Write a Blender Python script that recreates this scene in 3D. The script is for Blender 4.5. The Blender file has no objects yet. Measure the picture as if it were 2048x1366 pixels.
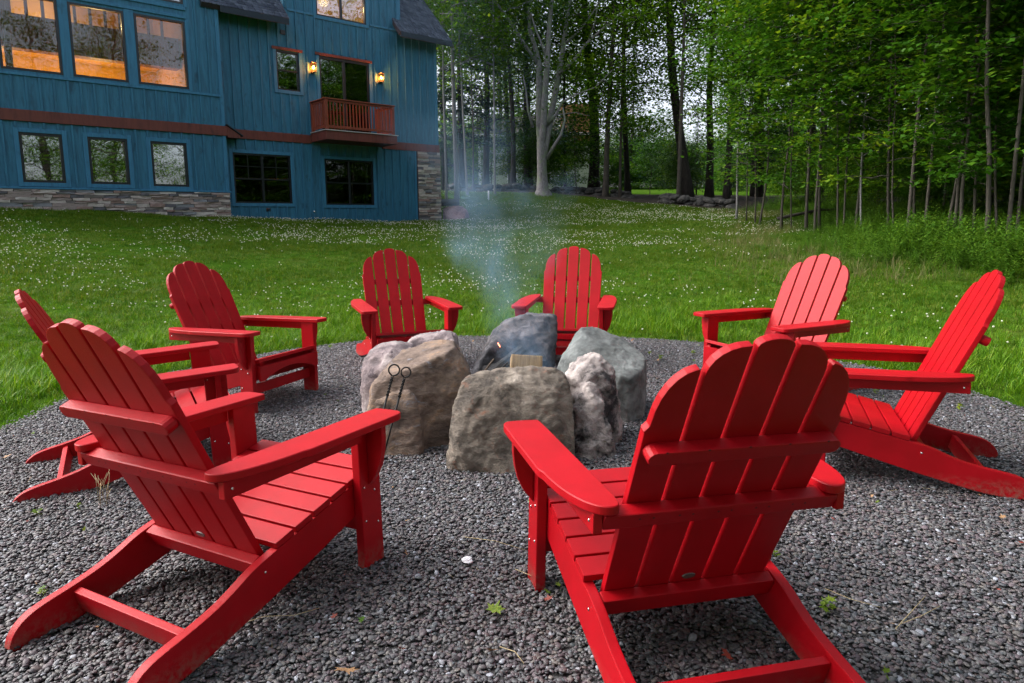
import bpy, bmesh, math, random
import numpy as np
from mathutils import Vector, Matrix, noise as mnoise, Euler

R = math.radians
sc = bpy.context.scene
COL = sc.collection
rng = np.random.default_rng(7)
random.seed(7)

# ------------------------------------------------------------------ camera, sky, sun, exposure
F_PX, PITCH, CAM_H, ROLL, SHIFT = 1335.16, 0.135720, 1.20301, -0.009799, -59.10   # lens in px of a 2048 px wide frame
cam = bpy.data.cameras.new('camera')
cam.sensor_width = 36.0
cam.lens = F_PX / 2048 * 36.0
cam.shift_y = SHIFT / 2048
cam.clip_start = 0.05
cam.clip_end = 600
co = bpy.data.objects.new('camera', cam)
COL.objects.link(co)
co.matrix_world = (Matrix.Translation((0, 0, CAM_H)) @ Matrix.Rotation(R(90) - PITCH, 4, 'X') @ Matrix.Rotation(ROLL, 4, 'Z'))
sc.camera = co

SUN_EL, SUN_AZ = R(46), R(-80)      # azimuth clockwise from +Y (view direction): from the left
world = bpy.data.worlds.new('World')
sc.world = world
world.use_nodes = True
wn = world.node_tree
sky = wn.nodes.new('ShaderNodeTexSky')
sky.sky_type = 'NISHITA'
sky.sun_disc = False
sky.sun_elevation = SUN_EL
sky.sun_rotation = SUN_AZ
sky.air_density = 0.8
sky.dust_density = 5.0
sky.ozone_density = 1.6
hs = wn.nodes.new('ShaderNodeHueSaturation')          # thin cloud veil: a paler, whiter sky
hs.inputs['Saturation'].default_value = 0.45
hs.inputs['Value'].default_value = 1.3
wn.links.new(sky.outputs[0], hs.inputs['Color'])
wn.links.new(hs.outputs[0], wn.nodes['Background'].inputs[0])
wn.nodes['Background'].inputs[1].default_value = 0.15

sl = bpy.data.lights.new('sun', 'SUN')
sl.energy = 0.72
sl.angle = R(60)
sl.color = (1.0, 0.95, 0.90)
so = bpy.data.objects.new('sun', sl)
COL.objects.link(so)
sd = Vector((math.sin(SUN_AZ) * math.cos(SUN_EL), math.cos(SUN_AZ) * math.cos(SUN_EL), math.sin(SUN_EL)))
so.rotation_euler = sd.to_track_quat('Z', 'Y').to_euler()
so.location = (-20, 0, 30)

sc.view_settings.view_transform = 'Standard'
sc.view_settings.look = 'None'
sc.view_settings.gamma = 1
sc.view_settings.use_curve_mapping = False
sc.view_settings.exposure = 1.2
sc.cycles.max_bounces = 7
sc.cycles.diffuse_bounces = 3
sc.cycles.glossy_bounces = 3
sc.cycles.transmission_bounces = 4
sc.cycles.transparent_max_bounces = 10
sc.cycles.volume_bounces = 1
sc.cycles.use_denoising = True
sc.cycles.sample_clamp_indirect = 6

# ------------------------------------------------------------------ helpers
def at(u, v, y):
    """world point seen at photo pixel (u, v), y metres in front of the camera"""
    a, b = u - 1024.0, v - 683.0 - SHIFT
    c, s = math.cos(ROLL), math.sin(ROLL)
    a, b = a * c + b * s, -a * s + b * c
    ct, st = math.cos(PITCH), math.sin(PITCH)
    d = Vector((a / F_PX, ct - b / F_PX * st, -st - b / F_PX * ct))
    d = d * (y / d.y)
    return Vector((d.x, d.y, d.z + CAM_H))

def link(name, me, mat=None, parent=None, label=None, cat=None, group=None, kind=None):
    o = bpy.data.objects.new(name, me)
    COL.objects.link(o)
    if mat is not None and me is not None and len(me.materials) == 0:
        me.materials.append(mat)
    if parent is not None:
        o.parent = parent
    tag(o, label, cat, group, kind)
    return o

def tag(o, label=None, cat=None, group=None, kind=None):
    if label: o['label'] = label
    if cat: o['category'] = cat
    if group: o['group'] = group
    if kind: o['kind'] = kind
    return o

def empty(name, loc=(0, 0, 0), rot=(0, 0, 0), label=None, cat=None, group=None):
    o = bpy.data.objects.new(name, None)
    COL.objects.link(o)
    o.location = loc
    o.rotation_euler = rot
    o.empty_display_size = 0.1
    return tag(o, label, cat, group)

def bm_mesh(name, bm, smooth=False):
    bmesh.ops.recalc_face_normals(bm, faces=bm.faces[:])
    me = bpy.data.meshes.new(name)
    bm.to_mesh(me)
    bm.free()
    if smooth:
        me.polygons.foreach_set('use_smooth', [True] * len(me.polygons))
    return me

def np_mesh(name, V, F, smooth=False):
    """V (n,3), F (m,k) faces all of k corners"""
    me = bpy.data.meshes.new(name)
    V = np.asarray(V, dtype=np.float32); F = np.asarray(F, dtype=np.int32)
    k = F.shape[1]
    me.vertices.add(len(V)); me.vertices.foreach_set('co', V.ravel())
    me.loops.add(F.size); me.loops.foreach_set('vertex_index', F.ravel())
    me.polygons.add(len(F)); me.polygons.foreach_set('loop_start', np.arange(0, F.size, k, dtype=np.int32))
    if smooth:
        me.polygons.foreach_set('use_smooth', np.ones(len(F), dtype=bool))
    me.update(calc_edges=True)
    return me

def bbox_add(bm, x0, x1, y0, y1, z0, z1, jit=0):
    vs = []
    for x in (x0, x1):
        for y in (y0, y1):
            for z in (z0, z1):
                vs.append(bm.verts.new((x + random.uniform(-jit, jit), y + random.uniform(-jit, jit), z + random.uniform(-jit, jit))))
    for f in ((0, 1, 3, 2), (4, 6, 7, 5), (0, 4, 5, 1), (2, 3, 7, 6), (0, 2, 6, 4), (1, 5, 7, 3)):
        bm.faces.new([vs[i] for i in f])

def box_mesh(name, x0, x1, y0, y1, z0, z1, bev=0.0, seg=1, jit=0):
    bm = bmesh.new()
    bbox_add(bm, x0, x1, y0, y1, z0, z1, jit)
    if bev:
        bmesh.ops.bevel(bm, geom=bm.edges[:], offset=bev, segments=seg, affect='EDGES', profile=0.6)
    return bm_mesh(name, bm)

def prism_mesh(name, pts, axis, t0, t1, bev=0.0, seg=2):
    """extrude a 2D outline along axis: 'x' -> pts are (y,z); 'y' -> (x,z); 'z' -> (x,y)"""
    bm = bmesh.new()
    def mk(p, t):
        return {'x': (t, p[0], p[1]), 'y': (p[0], t, p[1]), 'z': (p[0], p[1], t)}[axis]
    a = [bm.verts.new(mk(p, t0)) for p in pts]
    b = [bm.verts.new(mk(p, t1)) for p in pts]
    bm.faces.new(a); bm.faces.new(b[::-1])
    n = len(pts)
    for i in range(n):
        bm.faces.new((a[i], b[i], b[(i + 1) % n], a[(i + 1) % n]))
    bmesh.ops.recalc_face_normals(bm, faces=bm.faces[:])
    if bev:
        es = [e for e in bm.edges if len(e.link_faces) == 2 and e.calc_face_angle() > R(32)]
        bmesh.ops.bevel(bm, geom=es, offset=bev, segments=seg, affect='EDGES', profile=0.7)
    me = bm_mesh(name, bm)
    return me

def arc(cx, cy, rx, ry, a0, a1, n):
    return [(cx + rx * math.cos(R(a0 + (a1 - a0) * i / n)), cy + ry * math.sin(R(a0 + (a1 - a0) * i / n))) for i in range(n + 1)]

def tube(verts, faces, path, radii, sides=7, cap=True):
    """append a swept tube (lists of verts and quads)"""
    P = [Vector(p) for p in path]
    base = len(verts)
    n = len(P)
    ref = Vector((0.13, 0.97, 0.21))
    for i, p in enumerate(P):
        t = (P[min(i + 1, n - 1)] - P[max(i - 1, 0)]).normalized()
        u = t.cross(ref)
        if u.length < 1e-3: u = t.cross(Vector((1, 0, 0)))
        u.normalize(); w = t.cross(u)
        for k in range(sides):
            a = 2 * math.pi * k / sides
            q = p + (u * math.cos(a) + w * math.sin(a)) * radii[i]
            verts.append((q.x, q.y, q.z))
    for i in range(n - 1):
        for k in range(sides):
            a0 = base + i * sides + k; a1 = base + i * sides + (k + 1) % sides
            faces.append((a0, a1, a1 + sides, a0 + sides))
    if cap:
        for i in (0, n - 1):
            c = len(verts); verts.append(tuple(P[i]))
            for k in range(sides):
                a0 = base + i * sides + k; a1 = base + i * sides + (k + 1) % sides
                faces.append((a0, a1, c, c) if i else (a1, a0, c, c))

def tube_mesh(name, paths, sides=7, smooth=True):
    verts, faces = [], []
    for path, radii in paths:
        if not hasattr(radii, '__len__'): radii = [radii] * len(path)
        tube(verts, faces, path, radii, sides)
    tri = [f[:3] if f[2] == f[3] else f for f in faces]
    me = bpy.data.meshes.new(name)
    me.from_pydata(verts, [], tri)
    if smooth:
        me.polygons.foreach_set('use_smooth', [True] * len(me.polygons))
    me.update()
    return me

# ------------------------------------------------------------------ materials
class NT:
    def __init__(s, name):
        s.m = bpy.data.materials.new(name); s.m.use_nodes = True
        s.t = s.m.node_tree; s.n = s.t.nodes; s.l = s.t.links
        s.b = s.n['Principled BSDF']; s.out = s.n['Material Output']
        s.vec = None
    def add(s, typ, **kw):
        n = s.n.new(typ)
        for k, v in kw.items(): setattr(n, k, v)
        return n
    def coords(s, scale=(1, 1, 1), rand=True, space='Object'):
        tc = s.add('ShaderNodeTexCoord')
        src = tc.outputs[space]
        if rand:
            oi = s.add('ShaderNodeObjectInfo')
            mu = s.add('ShaderNodeMath', operation='MULTIPLY'); mu.inputs[1].default_value = 37.0
            s.l.new(oi.outputs['Random'], mu.inputs[0])
            ad = s.add('ShaderNodeVectorMath', operation='ADD')
            s.l.new(src, ad.inputs[0]); s.l.new(mu.outputs[0], ad.inputs[1]); src = ad.outputs[0]
        mp = s.add('ShaderNodeMapping'); mp.inputs['Scale'].default_value = scale
        s.l.new(src, mp.inputs['Vector'])
        return mp.outputs[0]
    def noise(s, vec, scale, detail=4, rough=0.6, dist=0.0):
        n = s.add('ShaderNodeTexNoise'); n.inputs['Scale'].default_value = scale
        n.inputs['Detail'].default_value = detail; n.inputs['Roughness'].default_value = rough
        n.inputs['Distortion'].default_value = dist
        s.l.new(vec, n.inputs['Vector']); return n.outputs['Fac']
    def voronoi(s, vec, scale, feature='F1', out='Distance'):
        n = s.add('ShaderNodeTexVoronoi', feature=feature); n.inputs['Scale'].default_value = scale
        s.l.new(vec, n.inputs['Vector']); return n.outputs[out]
    def ramp(s, fac, stops, interp='LINEAR'):
        r = s.add('ShaderNodeValToRGB'); r.color_ramp.interpolation = interp
        e = r.color_ramp.elements
        e[0].position, e[0].color = stops[0][0], (*stops[0][1], 1)
        e[1].position, e[1].color = stops[-1][0], (*stops[-1][1], 1)
        for p, c in stops[1:-1]:
            q = e.new(p); q.color = (*c, 1)
        s.l.new(fac, r.inputs[0]); return r.outputs[0]
    def mix(s, a, b, fac, mode='MIX'):
        m = s.add('ShaderNodeMix', data_type='RGBA', blend_type=mode)
        for sock, val in ((m.inputs[0], fac), (m.inputs[6], a), (m.inputs[7], b)):
            if hasattr(val, 'links'): s.l.new(val, sock)
            elif isinstance(val, (int, float)): sock.default_value = val
            else: sock.default_value = (*val, 1)
        return m.outputs[2]
    def math(s, op, a, b=0.0, clamp=False):
        m = s.add('ShaderNodeMath', operation=op, use_clamp=clamp)
        for sock, val in ((m.inputs[0], a), (m.inputs[1], b)):
            if hasattr(val, 'links'): s.l.new(val, sock)
            else: sock.default_value = val
        return m.outputs[0]
    def bump(s, h, strength=0.3, dist=0.01):
        b = s.add('ShaderNodeBump'); b.inputs['Strength'].default_value = strength; b.inputs['Distance'].default_value = dist
        s.l.new(h, b.inputs['Height']); s.l.new(b.outputs[0], s.b.inputs['Normal'])
    def color(s, c):
        if hasattr(c, 'links'): s.l.new(c, s.b.inputs['Base Color'])
        else: s.b.inputs['Base Color'].default_value = (*c, 1)
    def set(s, **kw):
        for k, v in kw.items():
            inp = s.b.inputs[k.replace('_', ' ')]
            if hasattr(v, 'links'): s.l.new(v, inp)
            else: inp.default_value = v
        return s

def m_plain(name, c, rough=0.6, metal=0.0, var=0.0, scale=8):
    t = NT(name)
    if var:
        v = t.coords()
        n = t.noise(v, scale, 4)
        c2 = tuple(x * (1 - var) for x in c); c3 = tuple(min(1, x * (1 + var)) for x in c)
        t.color(t.ramp(n, [(0.3, c2), (0.7, c3)]))
    else:
        t.color(c)
    t.set(Roughness=rough, Metallic=metal)
    return t.m

def m_red_plastic():
    t = NT('red_plastic_lumber')
    v = t.coords()
    fine = t.noise(v, 420, 3, 0.7)
    big = t.noise(v, 7, 4, 0.6)
    c = t.ramp(big, [(0.35, (0.34, 0.0002, 0.0045)), (0.65, (0.41, 0.0004, 0.0070))])
    sc_ = t.noise(t.coords((1, 6, 1)), 30, 6, 0.75)
    sp = t.ramp(sc_, [(0.70, (0, 0, 0)), (0.78, (1, 1, 1))])
    c = t.mix(c, (0.66, 0.10, 0.10), t.math('MULTIPLY', sp, 0.35))
    sz = t.add('ShaderNodeSeparateXYZ'); t.l.new(t.coords(rand=False), sz.inputs[0])      # grit rubbed into the feet
    dirt = t.math('MULTIPLY', t.math('SUBTRACT', 1.0, t.math('DIVIDE', sz.outputs['Z'], 0.085), True), t.ramp(t.noise(v, 45, 5, .7), [(0.42, (0, 0, 0)), (0.62, (1, 1, 1))]))
    c = t.mix(c, (0.22, 0.13, 0.10), t.math('MULTIPLY', dirt, 0.75, True))
    t.color(c)
    t.set(Roughness=t.math('ADD', t.math('MULTIPLY', fine, 0.22), 0.36))
    t.b.inputs['Specular IOR Level'].default_value = 0.27
    t.bump(fine, 0.35, 0.0018)
    return t.m

def m_siding(name, c, dark, sx=5.0):
    t = NT(name)
    v = t.coords((sx, sx, 0.55))
    n = t.noise(v, 3.2, 6, 0.65, 0.6)
    k = t.noise(t.coords((3.2, 3.2, 1.6)), 1.6, 3, 0.5)
    f = t.noise(t.coords((40, 40, 1.5)), 4, 3, 0.6)
    col = t.ramp(n, [(0.25, dark), (0.55, c), (0.8, tuple(min(1, x * 1.25) for x in c))])
    knots = t.ramp(k, [(0.62, (0, 0, 0)), (0.74, (1, 1, 1))])
    col = t.mix(col, tuple(x * 0.45 for x in dark), t.math('MULTIPLY', knots, 0.55))
    col = t.mix(col, (0.5, 0.5, 0.5), t.math('MULTIPLY', f, 0.25), 'OVERLAY')
    t.color(col)
    t.set(Roughness=0.62)
    t.bump(f, 0.25, 0.004)
    return t.m

def m_leaf(name, stops, trans=0.42, scale=0.7, glossy=0.45):
    t = NT(name)
    geo = t.add('ShaderNodeNewGeometry')
    v = t.coords()
    n = t.noise(v, scale, 3, 0.6)
    r = geo.outputs['Random Per Island']
    f = t.math('ADD', t.math('MULTIPLY', n, 0.75), t.math('MULTIPLY', r, 0.35))
    oi = t.add('ShaderNodeObjectInfo')
    f = t.math('ADD', f, t.math('MULTIPLY', t.math('SUBTRACT', oi.outputs['Random'], 0.5), 0.22))
    col = t.ramp(f, stops)
    t.color(col)
    t.set(Roughness=glossy)
    t.b.inputs['Specular IOR Level'].default_value = 0.18
    tr = t.add('ShaderNodeBsdfTranslucent')
    t.l.new(t.mix(col, (1.0, 1.0, 0.35), 0.7, 'MULTIPLY'), tr.inputs['Color'])
    ms = t.add('ShaderNodeMixShader'); ms.inputs[0].default_value = trans
    t.l.new(t.b.outputs[0], ms.inputs[1]); t.l.new(tr.outputs[0], ms.inputs[2])
    t.l.new(ms.outputs[0], t.out.inputs['Surface'])
    return t.m

def m_bark(name, a, b, lichen=None, vs=(6, 6, 1.2)):
    t = NT(name)
    v = t.coords(vs)
    n = t.noise(v, 3, 6, 0.7, 0.4)
    c = t.ramp(n, [(0.3, a), (0.7, b)])
    if lichen:
        k = t.noise(t.coords((1, 1, 0.8)), 3.0, 5, 0.7)
        c = t.mix(c, lichen, t.ramp(k, [(0.50, (0, 0, 0)), (0.60, (1, 1, 1))]))
    t.color(c); t.set(Roughness=0.9)
    t.bump(n, 0.7, 0.03)
    return t.m

def m_rock(name, stops, scale=2.0, spots=None, spot_lim=(0.6, 0.68), bands=(1, 1, 1), soot=None, bumpd=0.045):
    t = NT(name)
    v = t.coords(bands)
    n = t.noise(v, scale, 8, 0.62, 0.5)
    n2 = t.noise(v, scale * 9, 6, 0.7)
    f = t.math('ADD', t.math('MULTIPLY', n, 0.75), t.math('MULTIPLY', n2, 0.25))
    c = t.ramp(t.math('ADD', t.math('MULTIPLY', t.math('SUBTRACT', f, 0.5), 2.9), 0.5, True), stops)
    if spots:
        k = t.noise(v, scale * 2.4, 6, 0.75, 1.0)
        c = t.mix(c, spots, t.ramp(k, [(spot_lim[0], (0, 0, 0)), (spot_lim[1], (1, 1, 1))]))
    gr = t.noise(t.coords(), 160, 3, 0.8)
    c = t.mix(c, (0.5, 0.5, 0.5), t.math('MULTIPLY', gr, 0.5), 'OVERLAY')
    if soot:
        k = t.noise(t.coords(), 3.0, 4, 0.6)
        c = t.mix(c, (0.012, 0.012, 0.014), t.ramp(k, [(soot, (0, 0, 0)), (soot + 0.16, (0.9, 0.9, 0.9))]))
    t.color(c); t.set(Roughness=0.85)
    rg = t.add('ShaderNodeTexNoise', noise_type='RIDGED_MULTIFRACTAL'); rg.inputs['Scale'].default_value = scale * 2.2; rg.inputs['Detail'].default_value = 6
    t.l.new(t.coords(bands), rg.inputs['Vector'])
    n = t.math('ADD', n, t.math('MULTIPLY', rg.outputs[0], -0.25))
    h = t.math('ADD', t.math('MULTIPLY', n, 0.6), t.math('ADD', t.math('MULTIPLY', n2, 0.3), t.math('MULTIPLY', gr, 0.10)))
    t.bump(h, 1.0, bumpd)
    return t.m

def m_glass(name, refl=0.16, tint=(0.9, 0.95, 0.95)):
    t = NT(name)
    tr = t.add('ShaderNodeBsdfTransparent'); tr.inputs[0].default_value = (*tint, 1)
    gl = t.add('ShaderNodeBsdfGlossy'); gl.inputs['Roughness'].default_value = 0.015
    fr = t.add('ShaderNodeFresnel'); fr.inputs[0].default_value = 1.5
    v = t.coords(rand=False)
    w = t.noise(v, 1.1, 2, 0.5)
    bp = t.add('ShaderNodeBump'); bp.inputs['Strength'].default_value = 0.05; bp.inputs['Distance'].default_value = 0.05
    t.l.new(w, bp.inputs['Height']); t.l.new(bp.outputs[0], gl.inputs['Normal'])
    ms = t.add('ShaderNodeMixShader')
    t.l.new(t.math('ADD', fr.outputs[0], refl, True), ms.inputs[0])
    t.l.new(tr.outputs[0], ms.inputs[1]); t.l.new(gl.outputs[0], ms.inputs[2])
    t.l.new(ms.outputs[0], t.out.inputs['Surface'])
    return t.m

def m_emit(name, c, s):
    t = NT(name)
    t.color((0.8, 0.8, 0.8))
    t.b.inputs['Emission Color'].default_value = (*c, 1)
    t.b.inputs['Emission Strength'].default_value = s
    return t.m

RED = m_red_plastic()
STEEL = m_plain('steel', (0.75, 0.75, 0.75), 0.25, 1.0)
DARKHOLE = m_plain('screw_dark', (0.06, 0.004, 0.006), 0.6)
BLUE = m_siding('blue_stained_siding', (0.026, 0.155, 0.262), (0.011, 0.080, 0.148))
BLUETRIM = m_siding('blue_trim', (0.032, 0.175, 0.310), (0.022, 0.125, 0.230))
BROWN = m_siding('red_brown_trim', (0.145, 0.032, 0.022), (0.085, 0.018, 0.013))
CEDAR = m_siding('cedar_rail', (0.230, 0.042, 0.014), (0.120, 0.022, 0.010))
FRAME = m_plain('black_window_frame', (0.008, 0.010, 0.016), 0.35)
GLASS = m_glass('window_glass', 0.20)
GLASSD = m_glass('window_glass_dark', 0.05, (0.55, 0.6, 0.6))
GLASSH = m_glass('window_glass_bright', 0.24)
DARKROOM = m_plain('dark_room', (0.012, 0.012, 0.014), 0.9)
WARMWALL = m_plain('warm_room_wall', (0.62, 0.36, 0.07), 0.8, var=0.12, scale=1.5)
WARMWOOD = m_siding('warm_room_wood', (0.26, 0.09, 0.03), (0.13, 0.04, 0.015))
ROOFM = m_plain('roof_underside', (0.02, 0.03, 0.045), 0.8)
SHING = NT('slate_grey_shingle')
_v = SHING.coords(); _n = SHING.noise(_v, 60, 4, 0.8); _g = SHING.add('ShaderNodeNewGeometry')
SHING.color(SHING.ramp(SHING.math('ADD', SHING.math('MULTIPLY', _n, 0.5), SHING.math('MULTIPLY', _g.outputs['Random Per Island'], 0.5)),
                       [(0.2, (0.035, 0.045, 0.075)), (0.8, (0.12, 0.14, 0.20))]))
SHING.set(Roughness=0.9); SHING = SHING.m
WHITE = m_plain('white_paint', (0.75, 0.75, 0.78), 0.5)
CONC = m_plain('pink_concrete', (0.28, 0.17, 0.13), 0.9, var=0.25, scale=5)
BLACKIRON = m_plain('black_iron', (0.012, 0.012, 0.013), 0.42, 0.6)

# ------------------------------------------------------------------ terrain
CP = []
for k in range(20):
    a = 2 * math.pi * k / 20
    CP.append((3.3 * math.cos(a), 3.85 + 3.3 * math.sin(a), 0.0))
    CP.append((1.8 * math.cos(a), 3.85 + 1.8 * math.sin(a), 0.0))
CP += [(0, 3.85, 0), (0, -3, 0), (-6, -4, 0.1), (6, -4, 0), (0, -14, -0.4), (-14, -12, -0.3), (14, -12, -0.3), (-30, -30, 0), (30, -30, -0.5), (0, -40, 0),
       (-12.2, 16.2, 1.62), (-10.2, 17.9, 1.52), (-8.2, 19.7, 1.36), (-5.9, 21.9, 1.24), (-3.4, 24.2, 1.20), (0, 23, 1.12), (-20, 9.5, 1.9), (-16, 12.8, 1.72),
       (-2.3, 25.6, 1.25), (1.45, 31, 2.38), (-2.9, 32, 2.58), (1.85, 32, 2.44), (8.82, 26, 1.43), (7.57, 15, 0.74), (7.3, 10, 0.62), (4.4, 6, 0.12), (7.37, 21, 1.18),
       (11.9, 60, 3.55), (-2.3, 50, 3.1), (5.8, 50, 3.1), (-30, 45, 4), (40, 40, 2.2), (40, 10, 0.9), (60, 80, 5), (-60, 80, 6), (0, 110, 6.5), (-60, 0, 2.5), (60, 0, 0),
       (14, 16, 0.9), (20, 25, 1.5), (-7, 9, 0.42), (-8, 5, 0.3), (12, 6, 0.5), (0, 12, 0.36), (0, 17, 0.74), (-10, 30, 2.2), (-5, 26.5, 1.4), (4.5, 20, 0.95)]
CP = np.array(CP, dtype=float)
def _phi(d): return d
_D = np.sqrt(((CP[:, None, :2] - CP[None, :, :2]) ** 2).sum(-1))
_A = np.block([[_phi(_D) - 0.02 * np.eye(len(CP)), np.c_[np.ones(len(CP)), CP[:, :2]]], [np.r_[[np.ones(len(CP))], CP[:, :2].T], np.zeros((3, 3))]])
_W = np.linalg.solve(_A, np.r_[CP[:, 2], 0, 0, 0])
def zt(x, y):
    x = np.atleast_1d(np.asarray(x, float)); y = np.atleast_1d(np.asarray(y, float))
    out = np.empty(len(x))
    for i in range(0, len(x), 20000):
        xs, ys = x[i:i + 20000], y[i:i + 20000]
        d = np.sqrt((xs[:, None] - CP[None, :, 0]) ** 2 + (ys[:, None] - CP[None, :, 1]) ** 2)
        z = _phi(d) @ _W[:-3] + _W[-3] + _W[-2] * xs + _W[-1] * ys
        r = np.hypot(xs, ys - 3.85)
        k = np.clip((r - 3.15) / 1.2, 0, 1); k = k * k * (3 - 2 * k)
        u = 0.03 * np.sin(xs * 1.3 + 0.7 * ys) * np.sin(ys * 1.1 - 0.4 * xs) + 0.015 * np.sin(2.9 * xs) * np.cos(2.3 * ys)
        out[i:i + 20000] = (z + u * np.clip((r - 3.3) / 3, 0, 1)) * k
    return out
def z1(x, y): return float(zt(x, y)[0])

def axis_steps(lo, hi, c0, c1, fine, grow=1.12):
    v = list(np.arange(c0, c1 + 1e-6, fine)); s = fine
    while v[-1] < hi: s *= grow; v.append(v[-1] + s)
    s = fine
    while v[0] > lo: s *= grow; v.insert(0, v[0] - s)
    return np.array(v)
gx = axis_steps(-260, 260, -14, 14, 0.25); gy = axis_steps(-200, 320, 0, 34, 0.25)
GX, GY = np.meshgrid(gx, gy)
GZ = zt(GX.ravel(), GY.ravel())
far = np.hypot(GX.ravel(), GY.ravel())
GZ = np.where(far > 120, np.minimum(GZ, 7.0 + 0 * GZ), GZ)
nx, ny = len(gx), len(gy)
idx = np.arange(nx * ny).reshape(ny, nx)
Fq = np.stack([idx[:-1, :-1].ravel(), idx[:-1, 1:].ravel(), idx[1:, 1:].ravel(), idx[1:, :-1].ravel()], 1)
t = NT('lawn_soil')
v = t.coords(rand=False)
n = t.noise(v, 0.9, 5, 0.6); n2 = t.noise(v, 9, 5, 0.7); n3 = t.noise(v, 55, 3, 0.8)
f = t.math('ADD', t.math('MULTIPLY', n, 0.5), t.math('ADD', t.math('MULTIPLY', n2, 0.25), t.math('MULTIPLY', n3, 0.25)))
t.color(t.ramp(f, [(0.30, (0.016, 0.045, 0.005)), (0.50, (0.040, 0.095, 0.008)), (0.60, (0.070, 0.100, 0.018)), (0.72, (0.090, 0.070, 0.035))]))
t.set(Roughness=0.95); t.b.inputs['Specular IOR Level'].default_value = 0.0; t.bump(f, 1.0, 0.06)
LAWN = t.m
link('ground', np_mesh('ground', np.c_[GX.ravel(), GY.ravel(), GZ], Fq, True), LAWN, kind='structure')

# woodland floor: dark leaf litter beyond the lawn, laid just above it
WF = NT('leaf_litter'); v = WF.coords(rand=False)
n = WF.noise(v, 3, 6, 0.7); n2 = WF.noise(v, 30, 4, 0.8)
WF.color(WF.ramp(WF.math('ADD', WF.math('MULTIPLY', n, .5), WF.math('MULTIPLY', n2, .5)), [(0.3, (0.010, 0.008, 0.005)), (0.55, (0.035, 0.022, 0.013)), (0.75, (0.07, 0.045, 0.025))]))
WF.set(Roughness=1.0); WF.bump(n2, 1.0, 0.05); WF = WF.m

def strip(name, outline_near, depth, mat, dz=0.03, n=60, m=10):
    """ground sheet from a polyline going back along +y/+x by depth, draped on the terrain"""
    P = np.array(outline_near, float)
    s = np.r_[0, np.cumsum(np.hypot(*np.diff(P, axis=0).T))]
    q = np.linspace(0, s[-1], n)
    X = np.interp(q, s, P[:, 0]); Y = np.interp(q, s, P[:, 1])
    D = np.array(depth, float)
    V = []
    for j in range(m + 1):
        k = j / m
        xs = X + D[0] * k; ys = Y + D[1] * k
        xs = xs + (0.25 * np.sin(X * 3.1) + 0.2 * np.sin(Y * 4.3)) * (j == 0); 
        V.append(np.c_[xs, ys, zt(xs, ys) + dz - (0.06 if j == 0 else 0)])
    V = np.concatenate(V)
    idx = np.arange(n * (m + 1)).reshape(m + 1, n)
    F = np.stack([idx[:-1, :-1].ravel(), idx[:-1, 1:].ravel(), idx[1:, 1:].ravel(), idx[1:, :-1].ravel()], 1)
    return link(name, np_mesh(name, V, F, True), mat, kind='structure')
strip('woodland_floor', [(-14, 33.2), (-6, 33), (-2.5, 32.6), (1.8, 31.6), (5, 29.5), (8.8, 27), (10.2, 24), (10.6, 21), (10.2, 17), (9.6, 13.5), (9.4, 10.5), (10, 8), (13, 5)], (22, 9), WF, 0.03, 90, 24)

# gravel bed
GR = NT('gravel_bed'); v = GR.coords(rand=False)
vo = GR.voronoi(v, 60, 'F1', 'Distance'); n = GR.noise(v, 12, 5, 0.8)
GR.color(GR.ramp(n, [(0.3, (0.040, 0.040, 0.042)), (0.7, (0.085, 0.083, 0.085))])); GR.set(Roughness=0.95); GR.bump(vo, 1.0, 0.02); GR = GR.m
bm = bmesh.new()
rings = [0.0, 0.8, 1.6, 2.4, 2.9, 3.1]
prev = None
def gr_edge(a): return 3.10 + 0.07 * math.sin(3 * a + 1) + 0.05 * math.sin(7 * a) + 0.03 * math.sin(13 * a + 2)
c0 = bm.verts.new((0, 3.85, 0.008))
for r in rings[1:]:
    cur = []
    for k in range(96):
        a = 2 * math.pi * k / 96
        rr = r if r < 3.1 else gr_edge(a) + 0.1
        cur.append(bm.verts.new((rr * math.cos(a), 3.85 + rr * math.sin(a), 0.008 if r < 3.1 else -0.02)))
    for k in range(96):
        if prev is None: bm.faces.new((c0, cur[k], cur[(k + 1) % 96]))
        else: bm.faces.new((prev[k], cur[k], cur[(k + 1) % 96], prev[(k + 1) % 96]))
    prev = cur
link('gravel_bed', bm_mesh('gravel_bed', bm), GR, kind='structure')

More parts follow.
